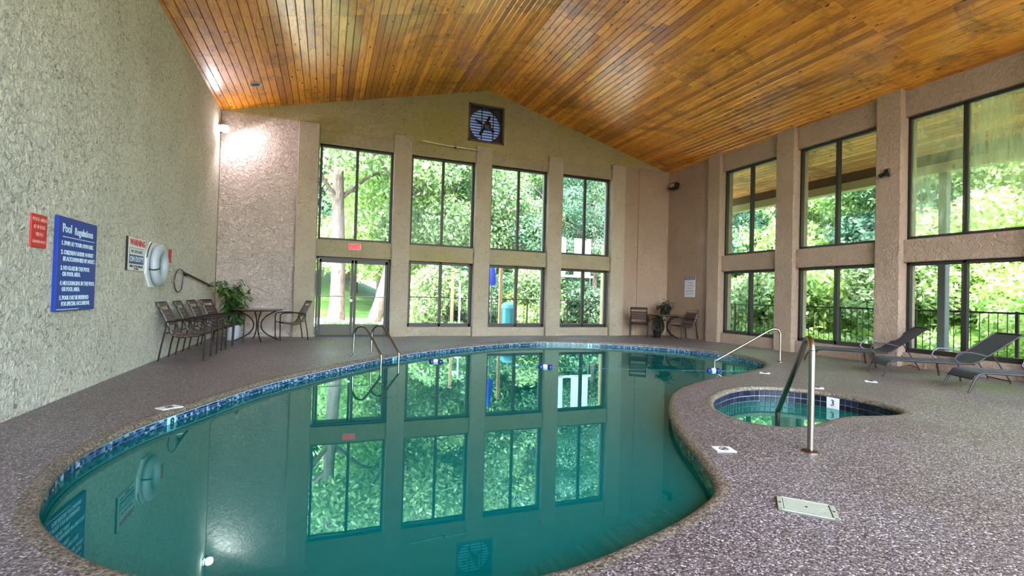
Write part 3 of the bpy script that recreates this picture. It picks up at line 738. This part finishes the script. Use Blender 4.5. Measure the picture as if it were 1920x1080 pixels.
# ---------------------------------------------------------------- strap chairs
def make_chair():
    t = thing('patio_chair', '', 'chair')
    back = [(-.36, .90), (-.30, .78), (-.235, .64), (-.19, .53), (-.165, .46), (-.12, .395), (-.04, .365), (.1, .375), (.28, .40)]
    for s_ in (-1, 1):
        y = .26*s_
        fp = [(.30, y, 0), (.31, y, .30), (.315, y, .52)]+arc((.245, y, .55), .07, 0, 90, 4)+[(.0, y, .63), (-.12, y, .615), (-.225, y, .60)]
        MB().tube(fp, .0125, 8).build('arm_leg', M_CHAIR, t, True)
        MB().tube([(-.30, y, 0), (-.27, y, .2), (-.215, y, .5), (-.225, y, .60)], .0125, 8).build('leg', M_CHAIR, t, True)
        MB().tube([(x, .235*s_, z) for x, z in smooth2(back)], .0125, 8).build('side_rail', M_CHAIR, t, True)
        MB().tube([(.31, y, .405), (.28, .235*s_, .40)], .0115, 6).build('bracket', M_CHAIR, t)
    MB().tube([(.28, -.24, .40), (.28, .24, .40)], .011, 8).build('front_bar', M_CHAIR, t)
    MB().tube([(-.36, -.24, .90), (-.36, .24, .90)], .011, 8).build('top_bar', M_CHAIR, t)
    MB().tube([(-.20, -.26, .43), (-.20, .26, .43)], .011, 8).build('rear_bar', M_CHAIR, t)
    path = smooth2(back); L = [0]
    for a, b in zip(path, path[1:]): L.append(L[-1]+math.dist(a, b))
    pos = [.045, .165, .235, .305, .375, .52, .60, .68, .76, .84, .92]
    tot = L[-1]
    for q in pos:
        s_ = q*tot; j = max(i for i in range(len(L)-1) if L[i] <= s_); u = (s_-L[j])/(L[j+1]-L[j])
        x = path[j][0]+(path[j+1][0]-path[j][0])*u; z = path[j][1]+(path[j+1][1]-path[j][1])*u
        a = math.atan2(path[j+1][1]-path[j][1], path[j+1][0]-path[j][0])
        m = MB(); pr = []
        for v_, dz in ((-.248, .0), (-.24, .016), (-.12, .012), (0, .009), (.12, .012), (.24, .016), (.248, 0)):
            for w2 in (-.030, .030):
                for th in (0, .004):
                    pr.append((x+w2*math.cos(a)-(dz+th)*math.sin(a), v_, z+w2*math.sin(a)+(dz+th)*math.cos(a)))
        fs = []
        for i in range(6):
            b = i*4; c = b+4
            fs += [(b, b+2, c+2, c), (b+1, c+1, c+3, b+3), (b, c, c+1, b+1), (b+2, b+3, c+3, c+2)]
        m.add(pr, fs+[(0, 1, 3, 2), (24, 26, 27, 25)]); m.build('strap', M_STRAP, t)
    return t
def smooth2(p2): return [(q.x, q.y) for q in smooth_path([(a, b, 0) for a, b in p2], 4)]
proto = make_chair(); used = [0]
def chair(x, y, rz, lab, grp):
    o = proto if not used[0] else copy_tree(proto); used[0] = 1
    o.location = (x, y, 0); o.rotation_euler = (0, 0, R(rz)); o['label'] = lab; o['group'] = grp; return o
G1 = 'brown strap patio chairs along the left wall'; G2 = 'brown strap patio chairs in the far right corner'
chair(-2.08, 9.20, 0, 'brown strap chair against the left wall, first from the camera end', G1)
chair(-2.06, 10.02, 2, 'brown strap chair against the left wall, middle of the row', G1)
chair(-2.03, 10.78, -2, 'brown strap chair against the left wall, last before the plant', G1)
chair(-1.98, 11.62, -12, 'brown strap chair right beside the potted ficus', G1)
chair(-.72, 12.45, 196, 'brown strap chair facing left on the door side of the round table', G1)
chair(8.98, 12.62, 52, 'dark strap chair seen from behind beside the end wall pilaster', G2)
chair(10.12, 11.95, 178, 'dark strap chair facing left against the right wall', G2)

def round_table(x, y, lab, r=.52, h=.70, curved=True):
    t = thing('patio_table', lab, 'table', (x, y, 0), .3)
    MB().lathe([(r-.03, h-.02), (r, h-.012), (r+.004, h), (r-.005, h+.01), (r-.03, h+.012)], (0, 0, 0), 40).build('table_top', mat('smoked_top', (.10, .075, .07), .15), t, True)
    MB().tube(arc((0, 0, h-.03), r*.72, 0, 350, 24, 'xy'), .010, 8, True).build('support_ring', M_CHAIR, t)
    for i in range(4):
        a = PI/2*i; ca, sa = math.cos(a), math.sin(a); p = []
        for j in range(15):
            q = -1+2*j/14; rr = .075+.36*(q*q)**1.15 if curved else .1+.3*q*q; p.append((rr*ca, rr*sa, (h-.03)*(q+1)/2+.012))
        MB().tube(p, .014, 8).build('leg', M_CHAIR, t, True)
    return t
tb1 = round_table(-1.42, 12.25, 'round dark patio table with curved legs by the left corner')
tb2 = round_table(9.75, 12.35, 'round dark patio table in the far right corner')

# ---------------------------------------------------------------- plants
def plant(name, x, y, z, h, r, lab, mt, n_, ls, potm, pr, ph):
    t = thing(name, lab, 'plant', (x, y, z))
    MB().lathe([(pr*.72, 0), (pr*.78, .01), (pr*.98, ph-.03), (pr*1.06, ph-.02), (pr*1.06, ph), (pr*.92, ph), (pr*.9, ph-.04)], (0, 0, 0), 24).build('pot', potm, t, True)
    MB().lathe([(pr*.9, ph-.06), (pr*.9, ph-.045)], (0, 0, 0), 18).build('soil', mat('soil', (.04, .025, .015), 1), t)
    m = MB(); lv = MB()
    for i in range(9):
        a = i*2.4; rr = r*random.uniform(.25, .8); zt = ph+(h-ph)*random.uniform(.45, .98)
        pts = [(0.02*math.cos(a), .02*math.sin(a), ph-.05), (rr*.3*math.cos(a), rr*.3*math.sin(a), ph+(zt-ph)*.5), (rr*math.cos(a), rr*math.sin(a), zt)]
        pts = smooth_path(pts, 4); m.tube(pts, .007, 5)
        for q in range(n_):
            b = pts[random.randint(2, len(pts)-1)]; aa = random.random()*2*PI; el = random.uniform(-.9, .35); L = ls*random.uniform(.7, 1.3)
            d = Vector((math.cos(aa)*math.cos(el), math.sin(aa)*math.cos(el), math.sin(el))); s_ = d.cross(Vector((0, 0, 1))).normalized()*L*.17
            b = b+Vector((random.gauss(0, r*.13), random.gauss(0, r*.13), random.gauss(0, .05))); up_ = Vector((0, 0, L*.06))
            lv.add([b, b+d*L*.45+s_+up_, b+d*L-up_*2, b+d*L*.45-s_+up_, b+d*L*.45+up_*.2], [(0, 1, 4), (1, 2, 4), (2, 3, 4), (3, 0, 4)])
    m.build('stem', M_BARK, t)
    o = lv.build('foliage', mt, t); o['kind'] = 'stuff'
    return t
plant('potted_ficus', -1.93, 12.45, 0, 1.32, .42, 'leafy green ficus in a pale pot in the left corner', M_LEAF4, 75, .18, M_POT, .17, .36)
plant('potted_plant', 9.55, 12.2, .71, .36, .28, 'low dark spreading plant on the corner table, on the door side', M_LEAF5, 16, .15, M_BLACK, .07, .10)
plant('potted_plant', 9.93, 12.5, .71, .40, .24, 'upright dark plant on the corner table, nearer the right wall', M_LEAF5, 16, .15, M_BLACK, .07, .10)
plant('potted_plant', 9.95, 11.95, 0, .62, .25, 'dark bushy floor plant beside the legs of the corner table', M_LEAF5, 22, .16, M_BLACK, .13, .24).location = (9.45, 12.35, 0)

# ---------------------------------------------------------------- loungers
def make_lounger():
    t = thing('chaise_lounge', '', 'lounge chair')
    W_ = .30; zs = .29
    prof = smooth2([(.0, .20), (.04, .26), (.14, .292), (.5, .285), (.9, .285), (1.18, .30)])
    bk = [(1.18, .30), (1.26, .33), (1.5, .52), (1.78, .755), (1.83, .785)]
    def sheet(pf, w2, sag=0):
        m = MB(); n_ = len(pf)
        for x, z in pf:
            for y in (-w2, -w2*.5, 0, w2*.5, w2): m.v.append((x, y, z-sag*(1-(y/w2)**2)))
        k0 = len(m.v)
        m.v += [(a, b, c-.006) for a, b, c in m.v]
        for i in range(n_-1):
            for j in range(4):
                q = i*5+j; m.f += [(q, q+1, q+6, q+5), (k0+q, k0+q+5, k0+q+6, k0+q+1)]
            m.f += [(i*5, i*5+5, k0+i*5+5, k0+i*5), (i*5+4, k0+i*5+4, k0+i*5+9, i*5+9)]
        m.f += [(0, k0, k0+1, 1), (1, k0+1, k0+2, 2), (2, k0+2, k0+3, 3), (3, k0+3, k0+4, 4)]
        q = (n_-1)*5; m.f += [(q+j, q+j+1, k0+q+j+1, k0+q+j) for j in range(4)]
        return m
    sheet(prof, W_-.012, .012).build('seat_sling', M_SLING, t, True)
    sheet(bk, W_-.012, .012).build('back_sling', M_SLING, t, True)
    for s_ in (-1, 1):
        y = W_*s_
        MB().tube([(-.06, y, 0), (-.03, y, .08), (.02, y, .2), (.06, y, .262), (.14, y, .288), (.5, y, .282), (.95, y, .282), (1.2, y, .29)], .014, 8).build('side_rail', M_LFRAME, t, True)
        MB().tube([(x, y, z) for x, z in bk], .014, 8).build('back_rail', M_LFRAME, t, True)
        MB().tube([(1.02, y*1.02, 0), (.98, y*1.02, .28)], .013, 8).build('leg', M_LFRAME, t, True)
        MB().tube([(1.0, y*1.04, .28), (.92, y*1.1, .36)]+smooth_arm(y*1.12)+[(1.36, y*1.1, .42)], .012, 8).build('armrest', mat('light_rail', (.09, .08, .10), .35, .5), t, True)
        MB().tube([(1.45, y*.9, .46), (1.68, y*.9, .06), (1.70, y*.9, 0)], .010, 8).build('back_leg', M_LFRAME, t)
    MB().tube([(1.83, -W_, .785), (1.83, W_, .785)], .014, 8).build('head_bar', M_LFRAME, t)
    MB().tube([(.0, -W_, .19), (.0, W_, .19)], .012, 8).build('foot_bar', M_LFRAME, t)
    MB().tube([(1.69, -W_*.9, .04), (1.69, W_*.9, .04)], .010, 8).build('prop_bar', M_LFRAME, t)
    MB().tube([(1.2, -W_, .275), (1.2, W_, .275)], .010, 8).build('cross_bar', M_LFRAME, t)
    return t
def smooth_arm(y): return [(.96, y, .44), (1.02, y, .475), (1.14, y, .475), (1.28, y, .445)]
lg = make_lounger()
for i, (x, y, a, s_, lab) in enumerate(((9.06, 7.0, -42, .98, 'grey sling chaise lounge set under the middle right window, farthest from camera'),
                                (8.72, 5.50, -36, .97, 'grey sling chaise lounge between the two others under the large right window'),
                                (8.42, 4.22, -36, .97, 'grey sling chaise lounge cut by the right edge of the photo'))):
    o = lg if i == 0 else copy_tree(lg)
    o.location = (x, y, 0); o.rotation_euler = (0, 0, R(a)); o.scale = (s_,)*3; o['label'] = lab; o['group'] = 'grey sling chaise lounges by the right windows'

# ---------------------------------------------------------------- rails and ladder
def flange(t, x, y, z=0, m_=None):
    MB().lathe([(.062, 0), (.062, .006), (.05, .014), (.026, .022)], (x, y, z), 20).build('flange', m_ or M_STEEL, t, True)
t = thing('pool_ladder', 'steel ladder rails arching over the far left pool edge', 'ladder', (.72, 9.15, 0))
c_, a_ = edge_at(PO, (.95, 9.05)); tg = Vector((math.cos(a_), math.sin(a_))); nw = Vector((-tg.y, tg.x))   # towards the water
t.location = (1.03, 8.95, 0); t.rotation_euler.z = R(-53)
for s_ in (-1, 1):
    y = .21*s_
    pts = [(-.62, y, 0), (-.61, y, .34), (-.58, y, .45), (-.51, y, .51), (-.42, y, .53), (-.33, y, .515), (-.25, y, .45), (-.1, y, .29), (.05, y, .12), (.10, y, .06), (.105, y, -.02), (.10, y, -.25), (.10, y, -1.0)]
    MB().tube(smooth_path(pts, 4), .019, 10).build('rail', M_STEEL, t, True); flange(t, -.62, y)
for z in (-.14, -.42, -.70): MB().bbox(.06, .14, -.21, .21, z-.015, z+.015, .006).build('tread', M_STEEL, t)
def rail(name, lab, foot, end, h, zend, drop, r=.021, rad=.11):
    f_ = Vector((foot[0], foot[1], 0)); e = Vector((end[0], end[1], 0)); L = (e-f_).length; a = math.atan2(e.y-f_.y, e.x-f_.x)
    t = thing(name, lab, 'handrail', f_, a)
    s_ = math.atan2(h-drop, L-rad)
    pts = [(0, 0, 0), (0, 0, h-rad*1.5), (0.005, 0, h-rad*.8), (rad*.4, 0, h-rad*.15), (rad, 0, h), (rad*1.9, 0, h-rad*.22)]
    n_ = 5
    x0, z0 = rad*1.9, h-rad*.22
    for i in range(1, n_+1): q = i/n_; pts.append((x0+(L-.04-x0)*q, 0, z0+(drop-z0)*q))
    pts += [(L, 0, drop-.06), (L, 0, zend)]
    MB().tube(smooth_path(pts, 4), r, 12).build('rail', M_STEEL, t, True); flange(t, 0, 0); return t
rail('grab_rail', 'steel handrail sloping from the deck into the pool at the right', (8.35, 7.1), (7.15, 7.55), .64, -.9, .0)
rail('hot_tub_rail', 'tall steel handrail beside the hot tub', (3.56, 2.74), (4.52, 3.86), .87, -.8, .02, .024)

# ---------------------------------------------------------------- floating rope
A = Vector((1.96, 9.09, WZ)); RP = [Vector((1.32, 9.45, -.10)), A, Vector((3.75, 8.08, WZ)), Vector((6.68, 7.08, WZ)), Vector((7.6, 6.88, -.10))]
t = thing('safety_rope', 'thin pool safety rope stretched across the water', 'rope', RP[0])
rp = smooth_path(RP, 8)
MB().tube([q-RP[0] for q in rp], .004, 6).build('rope', mat('rope_teal', (.06, .28, .34), .6), t)
M_FB = mat('float_blue', (.005, .015, .16), .3)
for k_, lab in ((1, 'blue and white rope float near the ladder side'), (2, 'blue and white rope float in the middle of the pool'), (3, 'blue and white rope float by the sloping pool handrail')):
    c = RP[k_]; d = RP[k_+1]-RP[k_-1]; f_ = thing('rope_float', lab, 'float', c, math.atan2(d.y, d.x), 'blue and white floats on the pool rope')
    RM = Matrix.Rotation(PI/2, 4, 'Y')
    for s_ in (-1, 1): MB().lathe([(.01, -.045), (.035, -.034), (.048, -.01), (.048, .012), (.035, .036), (.01, .045)], (s_*.085, 0, .008), 14, RM).build('float_ball', M_FB, f_, True)
    MB().lathe([(.02, -.042), (.040, -.034), (.044, 0), (.040, .034), (.02, .042)], (0, 0, .008), 14, RM).build('float_centre', M_WHITE, f_, True)

# ---------------------------------------------------------------- deck fittings
t = thing('skimmer_lid', 'cream rectangular slotted lid set in the deck at the lower right', 'drain cover', (2.555, 1.985, 0), math.atan2(1.96-2.16, 2.74-2.55))
LX, LY = .145, .105
m = MB(); m.bbox(-LX, LX, -LY, LY, -.004, .004, .002); m.build('plate', mat('slot_grey', (.10, .10, .08), .7), t)
m = MB()
for i in range(13):
    y = -LY+.022+i*(2*LY-.044)/12; m.box(-LX+.032, LX-.032, y-.0050, y+.0050, .0035, .0105)
m.build('ribs', M_CREAM, t)
for x0, x1, y0, y1 in ((-LX, LX, -LY, -LY+.014), (-LX, LX, LY-.014, LY), (-LX, -LX+.028, -LY, LY), (LX-.028, LX, -LY, LY)):
    MB().bbox(x0, x1, y0, y1, .005, .0125, .003).build('rim', M_CREAM, t)
for x in (-LX+.014, 0, LX-.014): MB().lathe([(.007, .011), (.007, .0138)], (x, 0, 0), 10).build('screw', M_BLACK, t)
def deck_tile(x, y, rz, lab, w_=.075, d_=.065, mark=True):
    t = thing('deck_marker', lab, 'depth marker', (x, y, 0), rz)
    MB().bbox(-w_, w_, -d_, d_, -.004, .007, .002).build('tile', M_WHITE, t)
    if mark:
        MB().tube(arc((0, 0, .0078), .032, 0, 350, 20, 'xy'), .004, 6, True).build('symbol', M_KBLACK, t)
        MB().box(-.028, .028, -.004, .004, .007, .009, Matrix.Rotation(.8, 4, 'Z')).build('symbol_bar', M_KBLACK, t)
        MB().tube([(-.02, -.008, .008), (.0, .004, .008), (.02, .0, .008)], .004, 6).build('symbol_swimmer', M_KBLACK, t)
deck_tile(2.925, 2.975, -.35, 'white no diving tile on the deck beside the pool bend')
deck_tile(-1.36, 5.50, .75, 'white marker tile on the left deck above the 8 tile', .09, .07)
deck_tile(6.75, 6.02, -.9, 'white marker tile on the deck between pool and hot tub')
deck_tile(6.35, 4.80, -.9, 'white marker tile on the deck just behind the hot tub')
deck_tile(7.75, 5.0, -.9, 'white marker tile on the deck in front of the chaise lounges')

# ---------------------------------------------------------------- things on the left wall
WR = (PI/2, 0, PI/2)
def wallthing(name, lab, cat, y, z, th, w_, h, m_, part='board'):
    t = thing(name, lab, cat, (XL, y, z)); MB().bbox(.001, th, -w_/2, w_/2, -h/2, h/2, .004).build(part, m_, t); return t
t = wallthing('video_sign', 'small red sign with faded lettering left of the blue board', 'sign', 5.645, 1.62, .014, .26, .30, M_RED)
for i, s_ in enumerate(('POOL AREA', 'IS UNDER', 'VIDEO', 'SURVEILLANCE')): lettering(s_, .048 if i < 3 else .036, M_PINK, t, (.0155, 0, .10-.066*i), WR, .9)
t = wallthing('pool_rules_board', 'big blue hand lettered pool regulations board', 'sign', 6.345, 1.345, .035, .84, .93, M_BLUE)
y = .35
lettering('Pool', .12, M_INK, t, (.037, -.25, y), WR, .85, bold=.002); lettering('Regulations', .105, M_INK, t, (.037, .11, y-.01), WR, .85, bold=.002)
MB().box(.035, .037, -.33, .36, y-.085, y-.078).build('underline', M_INK, t)
for s_, z in (('1. SWIM AT YOUR OWN RISK.', .205), ('2. CHILDREN UNDER 14 MUST', .115), ('BE ACCOMPANIED BY ADULT.', .05), ('3. NO GLASS IN THE POOL', -.04), ('OR POOL AREA.', -.10),
              ('4. NO LOUNGING IN THE POOL', -.19), ('OR POOL AREA.', -.25), ('5. POOL MAY BE RESERVED', -.335), ('FOR SPECIAL OCCASIONS.', -.395)):
    ind = 0 if s_[1] == '.' else .04
    lettering(s_, .06, M_INK, t, (.037, -.355+ind, z), WR, .86, align='LEFT', bold=.0015)
MB().box(.035, .037, -.40, .05, -.452, -.445).build('scratch', M_INK, t)
t = wallthing('warning_sign', 'white warning sign with red heading and blue panel by the life ring', 'sign', 8.05, 1.575, .02, .66, .44, M_WHITE)
lettering('WARNING', .115, M_RED, t, (.022, .03, .155), WR, 1.0, bold=.004)
MB().box(.02, .022, -.26, .27, -.13, .085).build('panel_border', M_NAVY, t); MB().box(.0215, .0235, -.25, .26, -.01, .078).build('panel_field', M_WHITE, t)
lettering('NO LIFEGUARD', .06, M_KBLACK, t, (.0245, 0, .035), WR, 1.0); lettering('ON DUTY', .10, M_INK, t, (.0235, 0, -.07), WR, 1.1, bold=.003)
lettering('SWIM AT YOUR OWN RISK', .045, M_KBLACK, t, (.022, 0, -.165), WR, .9); lettering('NO DIVING', .035, M_KBLACK, t, (.022, 0, -.198), WR, .9)
MB().bbox(.0, .024, -.335, -.32, -.225, .225, .003).build('frame_edge', M_BLACK, t)
# life ring
t = thing('life_ring', 'white life ring with a black strap hung on the left wall', 'life ring', (XL, 8.78, 1.47))
MB().prism([(.35*math.cos(R(22.5+45*i))-.03, .36*math.sin(R(22.5+45*i))) for i in range(8)], .002, .03, 'x').build('back_plate', M_WHITE, t)
q_ = MB().tube(arc((0, 0, 0), .235, 0, 352, 44, 'yz'), .085, 16, True); q_.v = [(a*.62+.095, b, c) for a, b, c in q_.v]; q_.build('ring', M_RING, t, True)
for a in (195,):
    ca, sa = math.cos(R(a)), math.sin(R(a)); rad = Vector((0, ca, sa)); cc = Vector((.095, 0, 0))+rad*.235
    MB().tube([cc+(Vector((.66, 0, 0))*math.cos(q)+rad*math.sin(q))*.089 for q in [2*PI*i/20 for i in range(20)]], .010, 6, True).build('strap', M_BLACK, t)
MB().tube(arc((.035, -.03, 0), .35, 115, 165, 8, 'yz'), .007, 6).build('grab_line', M_BLACK, t)
t = wallthing('small_red_sign', 'little red sign half hidden behind the life ring', 'sign', 9.62, 1.66, .01, .14, .22, M_RED)
t = thing('rescue_hook', 'dark rescue pole with a big loop hung along the left wall', 'rescue hook', (XL, 11.3, 1.3))
MB().tube([(.05, -1.0, .11), (.05, 1.45, -.12)], .020, 8).build('pole', M_BLACK, t, True)
lp = [(.05, -1.0, .11), (.05, -1.15, .155), (.05, -1.35, .15), (.05, -1.52, .04), (.05, -1.56, -.08), (.05, -1.48, -.19), (.05, -1.32, -.24), (.05, -1.14, -.20), (.05, -1.06, -.08), (.05, -1.05, .06)]
MB().tube(smooth_path(lp, 5), .011, 8).build('hook_loop', mat('loop_metal', (.10, .06, .10), .4, .4), t, True)
for y in (-.8, 1.2): MB().bbox(0, .06, y-.02, y+.02, -.02-.09*y, .03-.09*y, .006).build('bracket', M_BLACK, t)
# flood light in the corner (lit)
t = thing('flood_light', 'lit wall flood light high in the left corner', 'light', (XL, 12.98, 4.86))
MB().bbox(0, .05, -.06, .06, -.07, .07, .01).build('base', M_WHITE, t)
MB().bbox(.05, .17, -.08, .08, -.06, .09, .02).build('housing', mat('grey_housing', (.16, .14, .14), .5), t)
MB().lathe([(.085, 0), (.085, .05), (.05, .08)], (.13, -.05, -.02), 20, Matrix.Rotation(-R(40), 4, 'Z') @ Matrix.Rotation(PI/2+.25, 4, 'Y')).build('lens', M_LAMP, t, True)
L_ = bpy.data.lights.new('flood', 'SPOT'); L_.energy = 42; L_.color = (1, .84, .88); L_.shadow_soft_size = .07; L_.spot_size = R(165); L_.spot_blend = .5
lo = bpy.data.objects.new('flood_lamp', L_); C.objects.link(lo); lo.location = (XL+.30, 12.80, 4.78); lo.rotation_euler = Vector((.75, .35, -.8)).to_track_quat('-Z', 'Y').to_euler()

# right wall fittings
t = thing('flood_light', 'dark unlit flood light high in the right corner', 'light', (XR, 12.8, 4.78))
MB().bbox(-.04, 0, -.06, .06, -.06, .06, .008).build('base', M_BLACK, t)
RM = Matrix.Rotation(.25, 4, 'Y')
MB().bbox(-.20, -.04, -.16, .16, -.10, .10, .015, RM).build('housing', M_BLACK, t)
MB().bbox(-.215, -.195, -.10, .10, -.065, .05, .006, RM).build('lens', mat('dull_lens', (.35, .33, .33), .2), t)
t = thing('spot_light', 'small black double spotlight on the right wall pilaster', 'light', (XR-.13, 6.40, 3.77))
MB().bbox(-.03, 0, -.05, .05, -.04, .10, .008).build('base', M_BLACK, t)
for s_ in (-1, 1): MB().lathe([(.02, -.07), (.035, -.02), (.045, .05), (.03, .055)], (-.08, .045*s_, -.02), 12, Matrix.Rotation(-PI/2-.5*s_, 4, 'Y') ).build('lamp_head', M_BLACK, t, True)
t = thing('notice_sign', 'small white notice with a blue heading on the right wall', 'sign', (XR, 12.10, 1.57))
MB().bbox(-.012, -.001, -.23, .23, -.31, .31, .004).build('board', mat('notice_white', (.62, .66, .74), .5), t)
MB().box(-.014, -.012, -.225, .225, .22, .305).build('header', M_NAVY, t)
WL2 = (PI/2, 0, -PI/2)
lettering('POOL RULES', .07, M_INK, t, (-.015, 0, .26), WL2, .95)
for i, s_ in enumerate(('NO DIVING', 'NO RUNNING', 'NO GLASS', 'SHOWER BEFORE', 'ENTERING POOL')): lettering(s_, .05, mat('grey_lettering', (.22, .24, .30), .6), t, (-.0135, 0, .13-.085*i), WL2, .9)
# exit sign
t = thing('exit_sign', 'red EXIT sign above the glass door', 'sign', (.645, D-.05, 2.30))
MB().bbox(-.16, .16, -.035, 0, -.085, .085, .008).build('housing', mat('sign_pale', (.62, .40, .38), .5), t)
MB().box(-.145, .145, -.038, -.034, -.07, .07).build('face', mat('exit_face', (.80, .20, .20), .5), t)
lettering('EXIT', .16, emit('exit_letters', (1, .01, .02), .35), t, (0, -.040, 0), (PI/2, 0, 0), .85, bold=.006)
# wall fan
fx, fz = (fan[0]+fan[1])/2, (fan[2]+fan[3])/2; hw, hh = (fan[1]-fan[0])/2, (fan[3]-fan[2])/2
t = thing('exhaust_fan', 'round louvred exhaust fan in a square gable opening', 'fan', (fx, D, fz))
m = MB()
for a, b, c_, d_ in ((-hw, hw, -hh, -hh+.05), (-hw, hw, hh-.05, hh), (-hw, -hw+.05, -hh, hh), (hw-.05, hw, -hh, hh)): m.box(a, b, -.01, .30, c_, d_)
m.build('frame', mat('rusty_frame', (.07, .06, .045), .7), t)
n_ = 40; ring = [(.47*math.cos(2*PI*i/n_), .47*math.sin(2*PI*i/n_)) for i in range(n_)]
m = MB(); sq = []
for i in range(n_):
    a = 2*PI*i/n_; q = 1/max(abs(math.cos(a))/(hw-.02), abs(math.sin(a))/(hh-.02)); sq.append((q*math.cos(a), q*math.sin(a)))
m.v = [(x, .10, z) for x, z in sq]+[(x, .10, z) for x, z in ring]+[(x, .22, z) for x, z in ring]
for i in range(n_): j = (i+1) % n_; m.f += [(i, j, n_+j, n_+i), (n_+i, n_+j, 2*n_+j, 2*n_+i)]
m.build('shroud', M_BLACK, t)
M_SLAT = mat('slat_paint', (.55, .62, .85), .5); k = N(M_SLAT); tb_ = k.n('BsdfTranslucent'); tb_.inputs[0].default_value = (.5, .6, .9, 1)
mx_ = k.n('MixShader'); mx_.inputs[0].default_value = .45; k.l(k.b.outputs[0], mx_.inputs[1]); k.l(tb_.outputs[0], mx_.inputs[2]); k.l(mx_.outputs[0], k.t.nodes['Material Output'].inputs[0])
for i in range(12):
    z = -.44+i*.08; q = math.sqrt(max(.01, .52**2-z*z))
    sl_ = MB().box(-q, q, -.030, .030, -.002, .002, Matrix.Translation((0, .27, z)) @ Matrix.Rotation(R(75), 4, 'X')).build('louvre_slat', M_SLAT, t)
    MB().box(-q, q, .268, .285, z+.026, z+.056).build('slat_rail', M_BLACK, sl_)
for i in range(4):
    a = R(25+90*i); Mx = Matrix.Translation((0, .15, 0)) @ Matrix.Rotation(a, 4, 'Y') @ Matrix.Rotation(R(28), 4, 'X')
    m = MB(); m.prism([(.08, -.025), (.20, -.05), (.30, -.05), (.33, -.02), (.33, .03), (.22, .035), (.08, .025)], -.003, .003); m.v = [tuple(Mx @ Vector(q)) for q in m.v]; m.build('blade', M_BLACK, t)
MB().lathe([(.03, -.10), (.10, -.08), (.11, .06), (.05, .08)], (.04, .08, -.02), 18, Matrix.Rotation(PI/2, 4, 'X')).build('motor', M_BLACK, t, True)
for x in (-.14, .20): MB().tube([(x, .01, -hh+.02), (x, .01, hh-.02)], .016, 8).build('guard_bar', M_BLACK, t)
# conduit with a stub right of the second pilaster
t = thing('conduit', 'pale pipe running along the lintel towards the middle pilaster', 'pipe', (2.9, D-.07, 5.22))
MB().tube([(-.6, 0, .05), (.1, 0, .01), (.92, 0, 0)], .013, 8).build('pipe', M_WHITE, t, True); MB().bbox(.28, .34, -.03, .02, -.04, .01, .006).build('junction', M_BLACK, t)
# recessed ceiling light
z_ = roofz(-1.57)
t = thing('ceiling_downlight', 'small round recessed fitting in the left ceiling slope', 'light', (-1.57, 11.83, z_)); t.rotation_euler = (0, -math.atan(SL_L), 0)
MB().tube(arc((0, 0, -.006), .105, 0, 350, 28, 'xy'), .014, 8, True).build('trim_ring', M_WHITE, t, True); MB().lathe([(.10, -.004), (.098, -.001)], (0, 0, 0), 24).build('recess', M_BLACK, t)

# ---------------------------------------------------------------- labels by what each plant stands behind
def where(x, y):
    t_ = min(GLY/y if y > 0 else 9, GLX/x if x > 0 else 9)
    if y > 0 and GLY/y <= (GLX/x if x > 0 else 9):
        u = x*GLY/y
        for lim, nm in ((-.3, 'corner left of the door'), (1.8, 'glass door'), (4.05, 'second end window'), (6.3, 'third end window'), (8.5, 'fourth end window')):
            if u < lim: return nm
        return 'right room corner'
    u = y*GLX/x if x > 0 else -9
    for lim, nm in ((4.06, 'near end of the porch'), (6.4, 'large right window'), (8.7, 'middle right window'), (11, 'first right window')):
        if u < lim: return nm
    return 'right room corner'
ORD = ['nearest', 'second back', 'third back', 'fourth back', 'fifth back', 'sixth back', 'seventh back', 'eighth back', 'ninth back', 'tenth back']
fam = {}
for o in list(C.objects):
    if o.get('category') in ('tree', 'bush') and o.get('group'):
        fam.setdefault((o['group'], where(o.location.x, o.location.y)), []).append(o)
for (g_, w_), L_o in fam.items():
    L_o.sort(key=lambda o: o.location.x**2+o.location.y**2)
    noun = {'leafy trees': 'leafy tree on the bank', 'sunlit trees': 'sunlit tree on the slope', 'shrubs beyond': 'bushy shrub past the patio railing', 'bushes at': 'bright bush at the slope foot', 'bushes partway': 'bright bush partway upslope'}[' '.join(g_.split()[:2])]
    for i, o in enumerate(L_o): o['label'] = '%s, %s behind the %s' % (noun, ORD[i], w_)
LO = sorted([o for o in C.objects if o.get('category') == 'shrub'], key=lambda o: o.location.x)
NM = ['first', 'second', 'third', 'fourth', 'fifth', 'sixth', 'seventh', 'eighth']
for i, o in enumerate(LO): o['label'] = 'low lime shrub outside the end glass, %s counted from the door hinge side' % NM[i]
